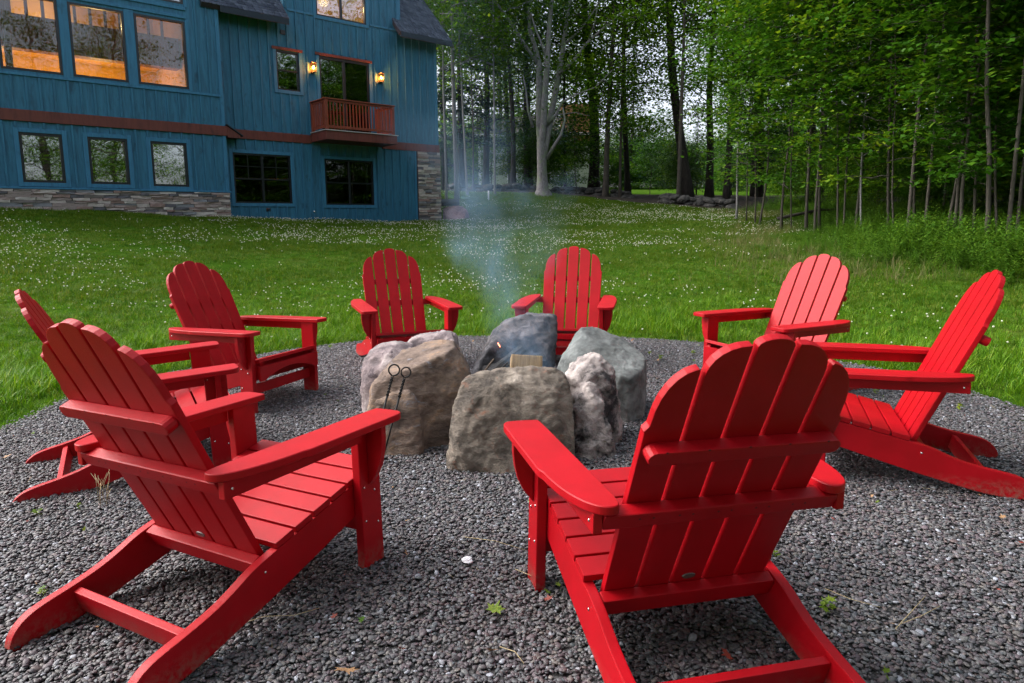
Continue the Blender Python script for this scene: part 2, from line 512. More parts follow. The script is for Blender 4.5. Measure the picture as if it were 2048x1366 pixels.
# ------------------------------------------------------------------ scatter by geometry nodes
def proto_collection(name, meshes):
    c = bpy.data.collections.new(name)
    for i, me in enumerate(meshes):
        o = bpy.data.objects.new('%s_%02d' % (name, i), me)
        c.objects.link(o)
    return c
def scatter(name, pos, rot, scl, coll, label, cat, kind='stuff'):
    me = bpy.data.meshes.new(name)
    n = len(pos)
    me.vertices.add(n); me.vertices.foreach_set('co', np.asarray(pos, np.float32).ravel())
    a = me.attributes.new('rot', 'FLOAT_VECTOR', 'POINT'); a.data.foreach_set('vector', np.asarray(rot, np.float32).ravel())
    a = me.attributes.new('scl', 'FLOAT_VECTOR', 'POINT'); a.data.foreach_set('vector', np.asarray(scl, np.float32).ravel())
    a = me.attributes.new('pick', 'INT', 'POINT'); a.data.foreach_set('value', rng.integers(0, 1000, n).astype(np.int32))
    o = link(name, me, None, None, label, cat, None, kind)
    g = bpy.data.node_groups.new(name + '_nodes', 'GeometryNodeTree')
    g.interface.new_socket('Geometry', in_out='INPUT', socket_type='NodeSocketGeometry')
    g.interface.new_socket('Geometry', in_out='OUTPUT', socket_type='NodeSocketGeometry')
    N = g.nodes; Lk = g.links
    gi = N.new('NodeGroupInput'); go = N.new('NodeGroupOutput')
    ci = N.new('GeometryNodeCollectionInfo'); ci.inputs['Collection'].default_value = coll
    ci.inputs['Separate Children'].default_value = True; ci.inputs['Reset Children'].default_value = True
    ip = N.new('GeometryNodeInstanceOnPoints'); ip.inputs['Pick Instance'].default_value = True
    def attr(nm, typ):
        q = N.new('GeometryNodeInputNamedAttribute'); q.data_type = typ; q.inputs[0].default_value = nm
        return [s for s in q.outputs if s.enabled][0]
    m2p = N.new('GeometryNodeMeshToPoints')
    Lk.new(gi.outputs[0], m2p.inputs[0]); Lk.new(m2p.outputs[0], ip.inputs['Points'])
    Lk.new(ci.outputs[0], ip.inputs['Instance'])
    Lk.new(attr('pick', 'INT'), ip.inputs['Instance Index'])
    Lk.new(attr('rot', 'FLOAT_VECTOR'), ip.inputs['Rotation'])
    Lk.new(attr('scl', 'FLOAT_VECTOR'), ip.inputs['Scale'])
    Lk.new(ip.outputs[0], go.inputs[0])
    md = o.modifiers.new('scatter', 'NODES'); md.node_group = g
    return o

# pebbles
PEB = NT('pebble')
oi = PEB.add('ShaderNodeObjectInfo'); v = PEB.coords(); n = PEB.noise(v, 1.3, 4, 0.7)
cr = PEB.ramp(oi.outputs['Random'], [(0.0, (0.060, 0.062, 0.068)), (0.14, (0.105, 0.090, 0.085)), (0.28, (0.120, 0.085, 0.090)), (0.42, (0.060, 0.055, 0.058)), (0.56, (0.150, 0.140, 0.132)),
     (0.68, (0.085, 0.095, 0.098)), (0.80, (0.190, 0.165, 0.140)), (0.90, (0.110, 0.070, 0.066)), (0.965, (0.250, 0.240, 0.240)), (1.0, (0.42, 0.42, 0.44))])
PEB.color(PEB.mix(cr, PEB.ramp(n, [(0.3, (0.46, 0.49, 0.54)), (0.7, (1.08, 1.15, 1.26))]), 1.0, 'MULTIPLY')); PEB.set(Roughness=0.55); PEB = PEB.m
def pebble(seed):
    r_ = random.Random(seed)
    bm = bmesh.new(); bmesh.ops.create_icosphere(bm, subdivisions=2, radius=0.5)
    off = Vector((seed * 3.1, seed * 7.7, 0))
    for vv in bm.verts:
        d = vv.co.normalized()
        vv.co = d * (0.5 + 0.16 * mnoise.noise(d * 1.3 + off)); vv.co.z *= 0.46; vv.co.x *= 1.3
    me = bm_mesh('pebble', bm, True); me.materials.append(PEB); return me
pc = proto_collection('pebble_shape', [pebble(i) for i in range(6)])
N = 360000
a = rng.uniform(0, 2 * np.pi, N); r = 3.2 * np.sqrt(rng.uniform(0, 1, N))
X = r * np.cos(a); Y = 3.85 + r * np.sin(a)
edge = 3.10 + 0.07 * np.sin(3 * a + 1) + 0.05 * np.sin(7 * a) + 0.03 * np.sin(13 * a + 2) + rng.normal(0, 0.03, N)
keep = (r < edge) & (Y > 0.9) & ((np.abs(X) < 0.30 + 0.82 * Y))
X, Y = X[keep], Y[keep]; n_ = len(X)
S = rng.uniform(0.0065, 0.0165, n_) * (1 + 0.5 * (rng.uniform(0, 1, n_) > 0.96))
Z = 0.010 + rng.uniform(0, 0.011, n_)
scatter('gravel', np.c_[X, Y, Z], np.c_[rng.normal(0, .22, n_), rng.normal(0, .22, n_), rng.uniform(0, 6.28, n_)], np.c_[S, S * rng.uniform(.7, 1.1, n_), S],
        pc, 'loose multicoloured river gravel covering the round fire pit area', 'gravel')

# grass
GRASS = m_leaf('grass_blade', [(0.25, (0.040, 0.120, 0.006)), (0.5, (0.090, 0.230, 0.009)), (0.72, (0.190, 0.330, 0.016)), (0.95, (0.34, 0.35, 0.07))], 0.35, 0.45, 0.4)
GRASSF = m_leaf('grass_blade_short', [(0.25, (0.028, 0.095, 0.005)), (0.5, (0.068, 0.165, 0.008)), (0.72, (0.145, 0.215, 0.018)), (0.95, (0.28, 0.23, 0.06))], 0.35, 0.30, 0.5)
def clump(seed, nb, h, spread, w, mat, seg=3, lean=0.5):
    r_ = np.random.default_rng(seed)
    V, F = [], []
    for b in range(nb):
        an = r_.uniform(0, 6.28); d = np.array([math.cos(an), math.sin(an), 0]); side = np.array([-d[1], d[0], 0])
        p = d * r_.uniform(0, spread) + r_.normal(0, spread * .3, 3) * [1, 1, 0]
        hh = h * r_.uniform(0.5, 1.1); ln = lean * r_.uniform(0.2, 1.3); ww = w * r_.uniform(.6, 1.2)
        base = len(V)
        for k in range(seg + 1):
            q = k / seg
            c_ = p + d * (ln * hh * q * q) + np.array([0, 0, hh * (q - 0.25 * ln * q * q)])
            wk = ww * (1 - q ** 1.5) + 0.0004
            V += [c_ - side * wk, c_ + side * wk]
        for k in range(seg):
            i = base + 2 * k; F.append((i, i + 1, i + 3, i + 2))
    me = np_mesh('grass_tuft', V, F); me.materials.append(mat); return me
def lawn_mask(x, y):
    r = np.hypot(x, y - 3.85); an = np.arctan2(y - 3.85, x)
    e = 3.13 + 0.07 * np.sin(3 * an + 1) + 0.05 * np.sin(7 * an) + 0.03 * np.sin(13 * an + 2)
    # house footprint: local depth < 0 side only
    dep = -(x * math.sin(R(41)) - y * math.cos(R(41)))
    al = x * math.cos(R(41)) + y * math.sin(R(41))
    house = (dep > np.where(al < 6.76, 20.2, 20.55)) & (al < 14.45)
    return (r > e) & ~house
WL = np.array([(-14, 33.2), (-6, 33), (-2.5, 32.6), (1.8, 31.6), (5, 29.5), (8.8, 27), (10.2, 24), (10.6, 21), (10.2, 17), (9.6, 13.5), (9.4, 10.5), (10, 8), (13, 5), (16, 0)])
def in_wood(x, y):
    """beyond the woodland edge"""
    xe = np.interp(y, WL[::-1, 1], WL[::-1, 0], left=16, right=-14)
    ye = np.interp(x, WL[:6, 0], WL[:6, 1])
    return ((y < 27) & (x > xe)) | ((y >= 27) & (y > ye))
def fscatter(n, x0, x1, y0, y1):
    x = rng.uniform(x0, x1, n); y = rng.uniform(y0, y1, n)
    k = (np.abs(x) < 0.86 * y + 1.5) & lawn_mask(x, y)
    return x[k], y[k]
nf = lambda x, y, s, o=0: np.sin(x * s + 1.3 * np.sin(y * s * 0.7 + o)) * np.sin(y * s * 1.1 + 1.7 * np.sin(x * s * .6 + 2 * o))
near = proto_collection('grass_near_shape', [clump(i, 14, 0.105, 0.05, 0.0028, GRASS, 3, .8) for i in range(6)])
mid = proto_collection('grass_mid_shape', [clump(20 + i, 22, 0.060, 0.09, 0.0030, GRASSF, 2, .6) for i in range(6)])
x, y = fscatter(90000, -12, 9, 1.5, 11.5)
r = np.hypot(x, y - 3.85)
k = ~in_wood(x, y) & (rng.uniform(0, 1, len(x)) < np.clip(1.15 - (r - 3.1) / 4.2, 0.10, 1) * (0.75 + 0.35 * nf(x, y, 1.7)))
x, y, r = x[k], y[k], r[k]
s = (0.45 + 0.85 * np.clip(1 - (r - 3.3) / 2.6, 0, 1)) * rng.uniform(.65, 1.25, len(x)) * (1 + .25 * nf(x, y, 2.3, 1))
s *= np.clip((r - 3.0) / 0.45, 0.35, 1)
scatter('long_grass', np.c_[x, y, zt(x, y) - 0.005], np.c_[rng.normal(0, .12, len(x)), rng.normal(0, .12, len(x)), rng.uniform(0, 6.28, len(x))], np.c_[s, s, s * rng.uniform(.8, 1.2, len(x))],
        near, 'long bright green grass around the edge of the gravel', 'grass')
x, y = fscatter(210000, -20, 14, 5.5, 34)
k = ~in_wood(x, y) & (rng.uniform(0, 1, len(x)) < (0.72 + 0.4 * nf(x, y, .9, 3)) * np.clip(1 - 2.2 * np.clip(nf(x, y, 1.5, 11) - .5, 0, 1) * (x < 1), .12, 1)); x, y = x[k], y[k]
s = (0.8 + 0.030 * y) * rng.uniform(.6, 1.3, len(x))
scatter('lawn_grass', np.c_[x, y, zt(x, y) - 0.004], np.c_[rng.normal(0, .1, len(x)), rng.normal(0, .1, len(x)), rng.uniform(0, 6.28, len(x))], np.c_[s, s, s * (0.75 + .35 * nf(x, y, 1.2, 5))],
        mid, 'short mown green lawn sloping up towards the house and woods', 'grass')
# clover heads
CLV = m_plain('clover_white', (0.62, 0.62, 0.50), 0.8)
def clov(s):
    bm = bmesh.new(); bmesh.ops.create_icosphere(bm, subdivisions=1, radius=0.5)
    for vv in bm.verts: vv.co *= 1 + 0.25 * mnoise.noise(vv.co * 4 + Vector((s, 0, 0)))
    me = bm_mesh('clover_head', bm, True); me.materials.append(CLV); return me
x, y = fscatter(60000, -18, 13, 5.2, 33)
dens = np.clip(0.12 + 0.75 * nf(x, y, .55, 2) + 0.6 * nf(x, y, 1.9, 4) + .3 * nf(x, y, 4.1, 7), 0.015, 1) * np.clip((y - 5) / 6, 0.12, 1)
dens = np.where((y > 21) & (y < 25), np.clip(dens + .35, 0, 1), dens)
k = ~in_wood(x, y) & (rng.uniform(0, 1, len(x)) < dens); x, y = x[k], y[k]
s = rng.uniform(.012, .020, len(x)) * (1 + 0.02 * y)
scatter('clover_flowers', np.c_[x, y, zt(x, y) + rng.uniform(.05, .085, len(x))], np.zeros((len(x), 3)), np.c_[s, s, s * .9],
        proto_collection('clover_shape', [clov(i) for i in range(3)]), 'small white clover flowers dotted all over the lawn', 'flowers')
# tall weeds at the wood edge on the right
def weed(seed, h):
    r_ = np.random.default_rng(seed); V, F = [], []
    for st in range(7):
        bx, by = r_.normal(0, .10, 2); lx, ly = r_.normal(0, .16, 2); hh = h * r_.uniform(.6, 1.1)
        for k in range(22):
            q = (k + 1) / 22; c_ = np.array([bx + lx * q * q, by + ly * q * q, hh * q])
            an = r_.uniform(0, 6.28); d = np.array([math.cos(an), math.sin(an), r_.uniform(-.1, .6)]); sd_ = np.array([-math.sin(an), math.cos(an), 0])
            L_ = r_.uniform(.05, .09) * (1.15 - .5 * q); w_ = L_ * .22
            b = len(V); V += [c_, c_ + d * L_ * .5 - sd_ * w_, c_ + d * L_, c_ + d * L_ * .5 + sd_ * w_]
            F.append((b, b + 1, b + 2, b + 3))
    me = np_mesh('weed', V, F); me.materials.append(WEEDM); return me
WEEDM = m_leaf('weed_leaf', [(0.25, (0.025, 0.080, 0.008)), (0.5, (0.060, 0.155, 0.012)), (0.75, (0.120, 0.230, 0.018)), (0.97, (0.22, 0.28, 0.04))], 0.35, 0.6, .5)
n_ = 14000
x = rng.uniform(3.5, 14, n_); y = rng.uniform(4.2, 27, n_)
xe = np.interp(y, WL[::-1, 1], WL[::-1, 0])
wid = np.interp(y, [4, 7, 10, 14, 18, 22, 27], [4.6, 5.0, 4.9, 4.5, 3.4, 2.0, 0.8])
k = (x > xe - wid + .5 * nf(x, y, 1.1, 1)) & (x < xe + 2.5) & (rng.uniform(0, 1, n_) < .85)
x, y = x[k], y[k]; xe = xe[k]; wid = wid[k]
s = np.clip((x - (xe - wid)) / 2.2, 0.25, 1.0) * rng.uniform(.6, 1.1, len(x)) * (1 + .25 * nf(x, y, 1.3, 6))
scatter('undergrowth', np.c_[x, y, zt(x, y)], np.c_[rng.normal(0, .1, len(x)), rng.normal(0, .1, len(x)), rng.uniform(0, 6.28, len(x))], np.c_[s, s, s],
        proto_collection('weed_shape', [weed(i, .62) for i in range(6)]), 'tall leafy green weeds in front of the young trees', 'weeds')
strawm = m_leaf('straw_blade', [(0.25, (0.08, 0.12, 0.03)), (0.6, (0.17, 0.17, 0.06)), (0.9, (0.30, 0.25, 0.14))], .3, 1, .6)
n_ = 1500
y = rng.uniform(4.2, 26, n_); xe = np.interp(y, WL[::-1, 1], WL[::-1, 0]); wid = np.interp(y, [4, 7, 10, 14, 18, 22, 27], [4.6, 5.0, 4.9, 4.5, 3.4, 2.0, 0.8])
x = xe - wid + rng.normal(.1, .7, n_); k = lawn_mask(x, y) & (nf(x, y, .8, 9) > -.2); x, y = x[k], y[k]; s = rng.uniform(1.0, 2.1, len(x))
scatter('straw_grass', np.c_[x, y, zt(x, y)], np.c_[rng.normal(0, .12, len(x)), rng.normal(0, .12, len(x)), rng.uniform(0, 6.28, len(x))], np.c_[s, s, s],
        proto_collection('straw_shape', [clump(70 + i, 8, .13, .06, .0014, strawm, 3, .6) for i in range(4)]), 'tall straw coloured grass between lawn and green weeds', 'grass')
# ------------------------------------------------------------------ the blue house (local x along the wall, y into the house)
PH = R(41); DR = 20.60; YL = -0.35
house = empty('house', (-DR * math.sin(PH), DR * math.cos(PH), 0), (0, 0, PH), 'blue board and batten house with brown bands, stone base and lit upper windows', 'house')
def hbox(name, x0, x1, y0, y1, z0, z1, mat, parent=house, bev=0.004, jit=0, label=None):
    me = box_mesh(name, x0, x1, y0, y1, z0, z1, bev, 1, jit); o = link(name, me, mat, parent)
    if label: o['label'] = label
    return o
def wall_mesh(x0, x1, z0, z1, y0, y1, holes):
    xs = sorted({x0, x1, *[h[0] for h in holes], *[h[1] for h in holes]}); zs = sorted({z0, z1, *[h[2] for h in holes], *[h[3] for h in holes]})
    bm = bmesh.new()
    ins = lambda x, z: any(h[0] < x < h[1] and h[2] < z < h[3] for h in holes)
    solid = [[not ins((xs[i] + xs[i + 1]) / 2, (zs[j] + zs[j + 1]) / 2) for j in range(len(zs) - 1)] for i in range(len(xs) - 1)]
    V = {}
    def v(i, j, k):
        if (i, j, k) not in V: V[(i, j, k)] = bm.verts.new((xs[i], (y0, y1)[k], zs[j]))
        return V[(i, j, k)]
    for i in range(len(xs) - 1):
        for j in range(len(zs) - 1):
            if not solid[i][j]: continue
            for k in (0, 1): bm.faces.new([v(i, j, k), v(i + 1, j, k), v(i + 1, j + 1, k), v(i, j + 1, k)])
            for di, dj, e in ((-1, 0, ((i, j), (i, j + 1))), (1, 0, ((i + 1, j), (i + 1, j + 1))), (0, -1, ((i, j), (i + 1, j))), (0, 1, ((i, j + 1), (i + 1, j + 1)))):
                ni, nj = i + di, j + dj
                if 0 <= ni < len(solid) and 0 <= nj < len(solid[0]) and solid[ni][nj]: continue
                bm.faces.new([v(*e[0], 0), v(*e[1], 0), v(*e[1], 1), v(*e[0], 1)])
    return bm_mesh('wall', bm)
HR = [(7.03, 8.79, 1.81, 3.28), (9.92, 11.69, 1.78, 3.25), (8.51, 9.23, 5.25, 6.41), (9.90, 11.67, 4.06, 6.45), (9.88, 11.63, 7.66, 8.95)]
HL = [(1.90, 2.78, 2.25, 3.44), (3.32, 4.22, 2.25, 3.43), (4.77, 5.68, 2.23, 3.42), (1.70, 2.94, 4.89, 6.67), (3.16, 4.38, 4.89, 6.67), (4.62, 5.86, 4.89, 6.67),
      (1.70, 2.94, 7.12, 8.5), (3.16, 4.38, 7.12, 8.5), (4.62, 5.86, 7.12, 8.5)]
link('wall', wall_mesh(6.62, 14.40, 0.7, 7.60, 0.0, 0.16, HR[:4]), BLUE, house)
link('wall', wall_mesh(8.82, 12.96, 7.602, 11.2, 0.0, 0.16, HR[4:]), BLUE, house)
link('wall', wall_mesh(-3.0, 6.74, 2.12, 12.0, YL, YL + .16, HL), BLUE, house)
hbox('wall', -3.0, 6.70, YL + .02, YL + .16, 0.6, 2.11, CONC)
hbox('wall', 6.60, 6.74, YL + .165, -0.003, 2.12, 12.0, BLUE)
hbox('wall', 6.56, 6.70, YL + .165, -0.003, 0.6, 2.11, CONC)
hbox('wall', 14.24, 14.40, 0.165, 9.0, 0.7, 7.9, BLUE)
hbox('wall', -3.0, 14.4, 8.95, 9.1, 0.7, 7.9, BLUE)
hbox('wall', -3.0, -2.84, YL + .165, 8.9, 0.6, 9.0, BLUE)
# battens
def segs(x, z0, z1, holes, pad):
    cuts = sorted((h[2] - pad, h[3] + pad) for h in holes if h[0] - pad < x < h[1] + pad)
    out, z = [], z0
    for a, b in cuts:
        if a > z + .05 and z < z1 - .05: out.append((z, min(a, z1)))
        z = max(z, b)
    if z < z1 - .05: out.append((z, z1))
    return out
bat = {}
def batten(x, y, z0, z1):
    key = round(z1 - z0, 2)
    if key not in bat:
        bat[key] = box_mesh('batten', -.023, .023, -.034, 0, 0, key, .003); bat[key].materials.append(BLUE)
    o = link('batten', bat[key], None, house); o.location = (x, y, z0); return o
RX = [6.89, 7.17, 7.44, 7.73, 8.02, 8.29, 8.60, 8.89, 9.19, 9.50, 9.80, 10.11, 10.39, 10.69, 10.99, 11.29, 11.58, 11.87, 12.17, 12.47, 12.78, 13.09, 13.39, 13.70, 14.01]
for x in RX:
    x += .0
    for a, b in segs(x, 3.98, 7.62, HR, .11) + (segs(x, 7.69, 8.95, HR, .10) if 8.8 < x < 12.9 else []): batten(x, -.001, a, b)
    if x < 13.3:
        for a, b in segs(x, 0.95, 3.69, HR, .10): batten(x, -.001, a, b)
LX = [-2.7 + .286 * k for k in range(16)] + [1.86, 2.15, 2.43, 2.72, 3.01, 3.28, 3.57, 3.86, 4.15, 4.43, 4.72, 5.00, 5.28, 5.57, 5.88, 6.14, 6.43]
LX = [x for x in LX if not 1.7 < x < 1.85]
for x in LX:
    for a, b in segs(x, 3.975, 4.76, HL, .1) + segs(x, 2.15, 3.69, HL, .10): batten(x, YL - .001, a, b)
    if x > 6.0 or x < 1.5: batten(x, YL - .001, 4.80, 8.6)
# trims
def trim(x0, x1, z0, z1, y=0.0, th=.028, mat=BLUETRIM, name='trim_board', parent=house): return hbox(name, x0, x1, y - th, y - .0008, z0, z1, mat, parent, .003)
trim(6.66, 6.76, 2.14, 3.695, YL, .03); trim(6.66, 6.76, 3.975, 11, YL, .03)
trim(14.30, 14.41, 3.975, 7.9); trim(13.36, 13.44, 0.95, 3.69)
hbox('water_table', -3, 6.80, YL - .075, YL - .002, 2.09, 2.135, BLUETRIM)
trim(-3, 6.72, 4.77, 4.83, YL, .034); trim(-3, 5.90, 6.74, 6.82, YL, .034); trim(-3, 5.90, 6.96, 7.04, YL, .034)
for a, b in ((2.95, 3.15), (4.39, 4.61), (5.87, 5.95), (1.48, 1.69)):
    trim(a, b, 4.835, 6.735, YL, .020); trim(a, b, 7.045, 8.6, YL, .020)
trim(8.93, 9.76, 7.62, 7.685); trim(11.76, 12.80, 7.66, 7.725)
hbox('brown_band', -3, 6.80, YL - .05, YL - .0008, 3.70, 3.97, BROWN)
hbox('brown_band', 6.86, 9.50, -.045, -.0008, 3.695, 3.955, BROWN); hbox('brown_band', 12.07, 14.44, -.045, -.0008, 3.695, 3.955, BROWN)
link('band_return', prism_mesh('band_return', [(6.803, 3.66), (7.16, 3.66), (7.16, 3.74), (6.803, 3.97)], 'y', YL - .05, -.003, .003), BROWN, house)
link('band_cap', prism_mesh('band_cap', [(6.79, 4.035), (7.24, 3.735), (7.23, 3.715), (6.79, 4.005)], 'y', YL - .09, -.003, .002), ROOFM, house)
# windows
GLASSU = m_glass('tall_window_glass', 0.025)
def window(x0, x1, z0, z1, y, glass, split=None, vsplit=None, muntins=(), trimw=.10, sash=.045, header=False, deep=.05, notrim=False):
    w = link('window', wall_mesh(x0 + .002, x1 - .002, z0 + .002, z1 - .002, y - .006, y + .085, [(x0 + sash, x1 - sash, z0 + sash, z1 - sash)]), FRAME, house)
    if split: hbox('window_bar', (x0 + x1) / 2 - .03, (x0 + x1) / 2 + .03, y - .002, y + .07, z0 + sash, z1 - sash, FRAME, w)
    if vsplit: hbox('window_bar', x0 + sash, x1 - sash, y + .002, y + .066, vsplit - .022, vsplit + .022, FRAME, w)
    for (a, b, c, d) in muntins: hbox('window_bar', a, b, y + .018, y + .045, c, d, FRAME, w, 0)
    xs = [x0 + sash, x1 - sash] if not split else [x0 + sash, (x0 + x1) / 2 - .03, (x0 + x1) / 2 + .03, x1 - sash]
    for i in range(0, len(xs), 2):
        hbox('pane', xs[i], xs[i + 1], y + .050, y + .054, z0 + sash, z1 - sash, glass if not isinstance(glass, tuple) else glass[i // 2], w, 0)
    if not notrim:
        t = trimw
        trim(x0 - t, x0 - .001, z0 - t, z1 + t, y, .030, parent=w, name='window_trim'); trim(x1 + .001, x1 + t, z0 - t, z1 + t, y, .030, parent=w, name='window_trim')
        trim(x0 + .001, x1 - .001, z0 - t, z0 - .001, y, .032, parent=w, name='window_trim')
        if not header: trim(x0 + .001, x1 - .001, z1 + .001, z1 + t, y, .030, parent=w, name='window_trim')
    if header: hbox('window_header', x0 - .13, x1 + .12, y - .055, y - .031, z1 + .02, z1 + .10, BROWN, w)
    return w
for h in HL[:3]: window(*h, YL, GLASSH, sash=.06)
for h in HL[3:6]: window(*h, YL, GLASSU, notrim=True, sash=.055)
for h in HL[6:]: window(*h, YL, GLASS, notrim=True, sash=.055)
window(*HR[0], 0, GLASSD, split=True, vsplit=2.53, sash=.05, muntins=((7.47, 7.49, 2.55, 3.23), (7.08, 7.88, 2.89, 2.91), (8.33, 8.35, 2.55, 3.23), (7.94, 8.74, 2.89, 2.91)))
window(*HR[1], 0, GLASSD, split=True, vsplit=2.50, sash=.05)
window(*HR[2], 0, GLASS, vsplit=5.84, sash=.045, header=True)
window(*HR[4], 0, GLASS, split=True, sash=.05)
# balcony door
dw = link('sliding_door', wall_mesh(9.902, 11.668, 4.06, 6.448, -.006, .09, [(9.96, 10.74, 4.12, 6.37), (10.80, 11.61, 4.12, 6.37)]), FRAME, house)
hbox('pane', 9.96, 10.74, .050, .054, 4.12, 6.37, GLASS, dw, 0); hbox('pane', 10.80, 11.61, .030, .034, 4.12, 6.37, GLASSD, dw, 0)
hbox('door_header', 9.76, 11.78, -.055, -.031, 6.455, 6.535, BROWN, dw)
trim(9.79, 9.899, 4.06, 6.45, 0, .03, parent=dw, name='door_trim'); trim(11.671, 11.78, 4.06, 6.45, 0, .03, parent=dw, name='door_trim')
# rooms behind the glass
def room(x0, x1, y0, y1, z0, z1, mat, name='room'):
    bm = bmesh.new(); bbox_add(bm, x0, x1, y0, y1, z0, z1)
    bm.faces.ensure_lookup_table()
    f = min(bm.faces, key=lambda f: f.calc_center_median().y); bmesh.ops.delete(bm, geom=[f], context='FACES_ONLY')
    bmesh.ops.reverse_faces(bm, faces=bm.faces[:])
    me = bpy.data.meshes.new(name); bm.to_mesh(me); bm.free(); return link(name, me, mat, house)
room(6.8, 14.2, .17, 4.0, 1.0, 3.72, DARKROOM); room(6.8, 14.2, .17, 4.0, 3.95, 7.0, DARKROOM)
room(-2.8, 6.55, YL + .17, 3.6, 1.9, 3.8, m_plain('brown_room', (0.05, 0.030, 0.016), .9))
rw = room(-2.8, 6.55, YL + .17, 5.6, 4.3, 9.5, WARMWALL); rw['label'] = 'warmly lit living room seen through the tall windows'
room(9.0, 12.6, .17, 3.0, 7.3, 9.4, m_plain('orange_room', (0.62, 0.33, 0.10), .8))
hbox('loft_beam', -2.8, 6.5, 2.6, 3.0, 6.02, 6.92, WARMWOOD); hbox('loft_floor', -2.8, 6.5, 3.0, 5.5, 6.40, 6.55, WARMWALL)
hbox('loft_rail', -2.8, 6.5, 2.70, 2.76, 7.74, 7.82, WARMWOOD)
for k in range(24): hbox('loft_baluster', -2.7 + .38 * k, -2.62 + .38 * k, 2.71, 2.75, 6.93, 7.74, WARMWOOD, house, 0)
hbox('inner_post', 2.04, 2.20, 2.2, 2.36, 4.3, 9.4, WARMWOOD); hbox('ceiling_beam', -2.8, 6.5, 1.2, 1.45, 7.6, 7.9, WARMWOOD)
def lamp(loc, e, c=(1, .62, .25), r=.15):
    l = bpy.data.lights.new('room_lamp', 'POINT'); l.energy = e; l.color = c; l.shadow_soft_size = r
    o = bpy.data.objects.new('room_lamp', l); COL.objects.link(o); o.parent = house; o.location = loc; return o
lamp((2.0, 4.2, 5.2), 42); lamp((4.6, 4.2, 5.2), 42); lamp((3.2, 4.4, 7.4), 34); lamp((10.9, 1.5, 8.6), 22); lamp((1.8, 1.6, 3.2), 2.0)
for x, d in ((2.35, 'left'), (3.75, 'right')):
    w = house.matrix_basis
    p = Vector((x, 3.6, 5.20)); q = Vector((-DR * math.sin(PH) + p.x * math.cos(PH) - p.y * math.sin(PH), DR * math.cos(PH) + p.x * math.sin(PH) + p.y * math.cos(PH), p.z))
    r_ = empty('pendant_lamp', q, (0, 0, PH), 'dark pendant lamp inside the %s' % ('leftmost tall lit window' if d == 'left' else 'middle tall lit window'), 'pendant lamp', 'pendant lamps in the lit room')
    link('canopy', box_mesh('canopy', -.09, .09, -.09, .09, .24, .27), FRAME, r_); link('cord', box_mesh('cord', -.008, .008, -.008, .008, -.40, .24), FRAME, r_)
    me = tube_mesh('shade', [([Vector((0, 0, -.62)), Vector((0, 0, -.40))], [.14, .05])], 12); link('shade', me, FRAME, r_)
hbox('curtain', 9.99, 10.09, .20, .26, 1.85, 3.2, m_plain('curtain_green', (0.10, 0.13, 0.12), .9), house, .01)
hbox('curtain', 11.50, 11.60, .20, .26, 1.85, 3.2, bpy.data.materials['curtain_green'], house, .01)
# small fixtures on the wall
hbox('vent', 8.69, 8.84, -.03, -.001, 6.90, 7.02, FRAME); hbox('outlet_cover', 7.94, 8.07, -.035, -.001, 1.56, 1.66, FRAME)
me = bmesh.new(); bmesh.ops.create_uvsphere(me, u_segments=8, v_segments=6, radius=.035); me = bm_mesh('hose_tap', me); link('hose_tap', me, STEEL, house).location = (9.48, -.04, 1.56)
# balcony
BO = -1.10
bal = link('balcony', box_mesh('balcony', 9.50, 12.01, BO, -.046, 3.735, 4.005, .006), BROWN, house); bal['label'] = 'small cedar balcony with a red brown railing'
hbox('deck_edge', 9.47, 12.05, BO - .03, -.05, 4.006, 4.032, m_plain('grey_deck', (0.42, 0.40, 0.40), .6), bal)
for x, y in ((9.56, BO + .06), (11.90, BO + .06), (9.56, -.10), (11.90, -.10)): hbox('post', x - .045, x + .045, y - .045, y + .045, 4.033, 4.94, CEDAR, bal)
hbox('rail', 9.49, 11.97, BO + .0, BO + .13, 4.942, 4.975, CEDAR, bal); hbox('rail', 9.61, 11.85, BO + .04, BO + .085, 4.10, 4.17, CEDAR, bal)
hbox('rail', 9.61, 11.85, BO + .04, BO + .085, 4.87, 4.935, CEDAR, bal)
for x in (9.56, 11.90):
    hbox('rail', x - .065, x + .065, BO + .132, -.03, 4.942, 4.975, CEDAR, bal); hbox('rail', x - .02, x + .02, BO + .11, -.15, 4.10, 4.17, CEDAR, bal); hbox('rail', x - .02, x + .02, BO + .11, -.15, 4.87, 4.935, CEDAR, bal)
bmsh = box_mesh('baluster', -.017, .017, -.017, .017, 4.17, 4.87, .003); bmsh.materials.append(CEDAR)
for k in range(19): link('baluster', bmsh, None, bal).location = (9.70 + k * .1115, BO + .062, 0)
for x in (9.56, 11.90):
    for k in range(7): link('baluster', bmsh, None, bal).location = (x, BO + .20 + k * .112, 0)
# stone veneer
VST = []
for i, c in enumerate(((.30, .24, .22), (.38, .29, .265), (.20, .175, .165), (.46, .40, .365), (.13, .125, .14), (.32, .215, .19), (.52, .47, .43), (.24, .245, .265))):
    VST.append(m_rock('veneer_stone_%d' % i, [(0.25, tuple(x * .75 for x in c)), (0.5, c), (0.8, tuple(min(1, x * 1.3) for x in c))], 6, bands=(1, 1, 3), bumpd=.010))
def stone_proto(k, l, h, d):
    bm = bmesh.new(); bbox_add(bm, -l / 2, l / 2, -d, .03, -h / 2, h / 2)
    bmesh.ops.subdivide_edges(bm, edges=[e for e in bm.edges if abs(e.verts[0].co.x - e.verts[1].co.x) > .01], cuts=2)
    rr = random.Random(k)
    for vv in bm.verts:
        if vv.co.y < 0: vv.co.y += rr.uniform(-.012, .012)
        vv.co.z += rr.uniform(-.10, .10) * h; vv.co.x += rr.uniform(-.04, .04) * l
    me = bm_mesh('stone', bm); me.materials.append(VST[k % len(VST)]); return me
sp = {}
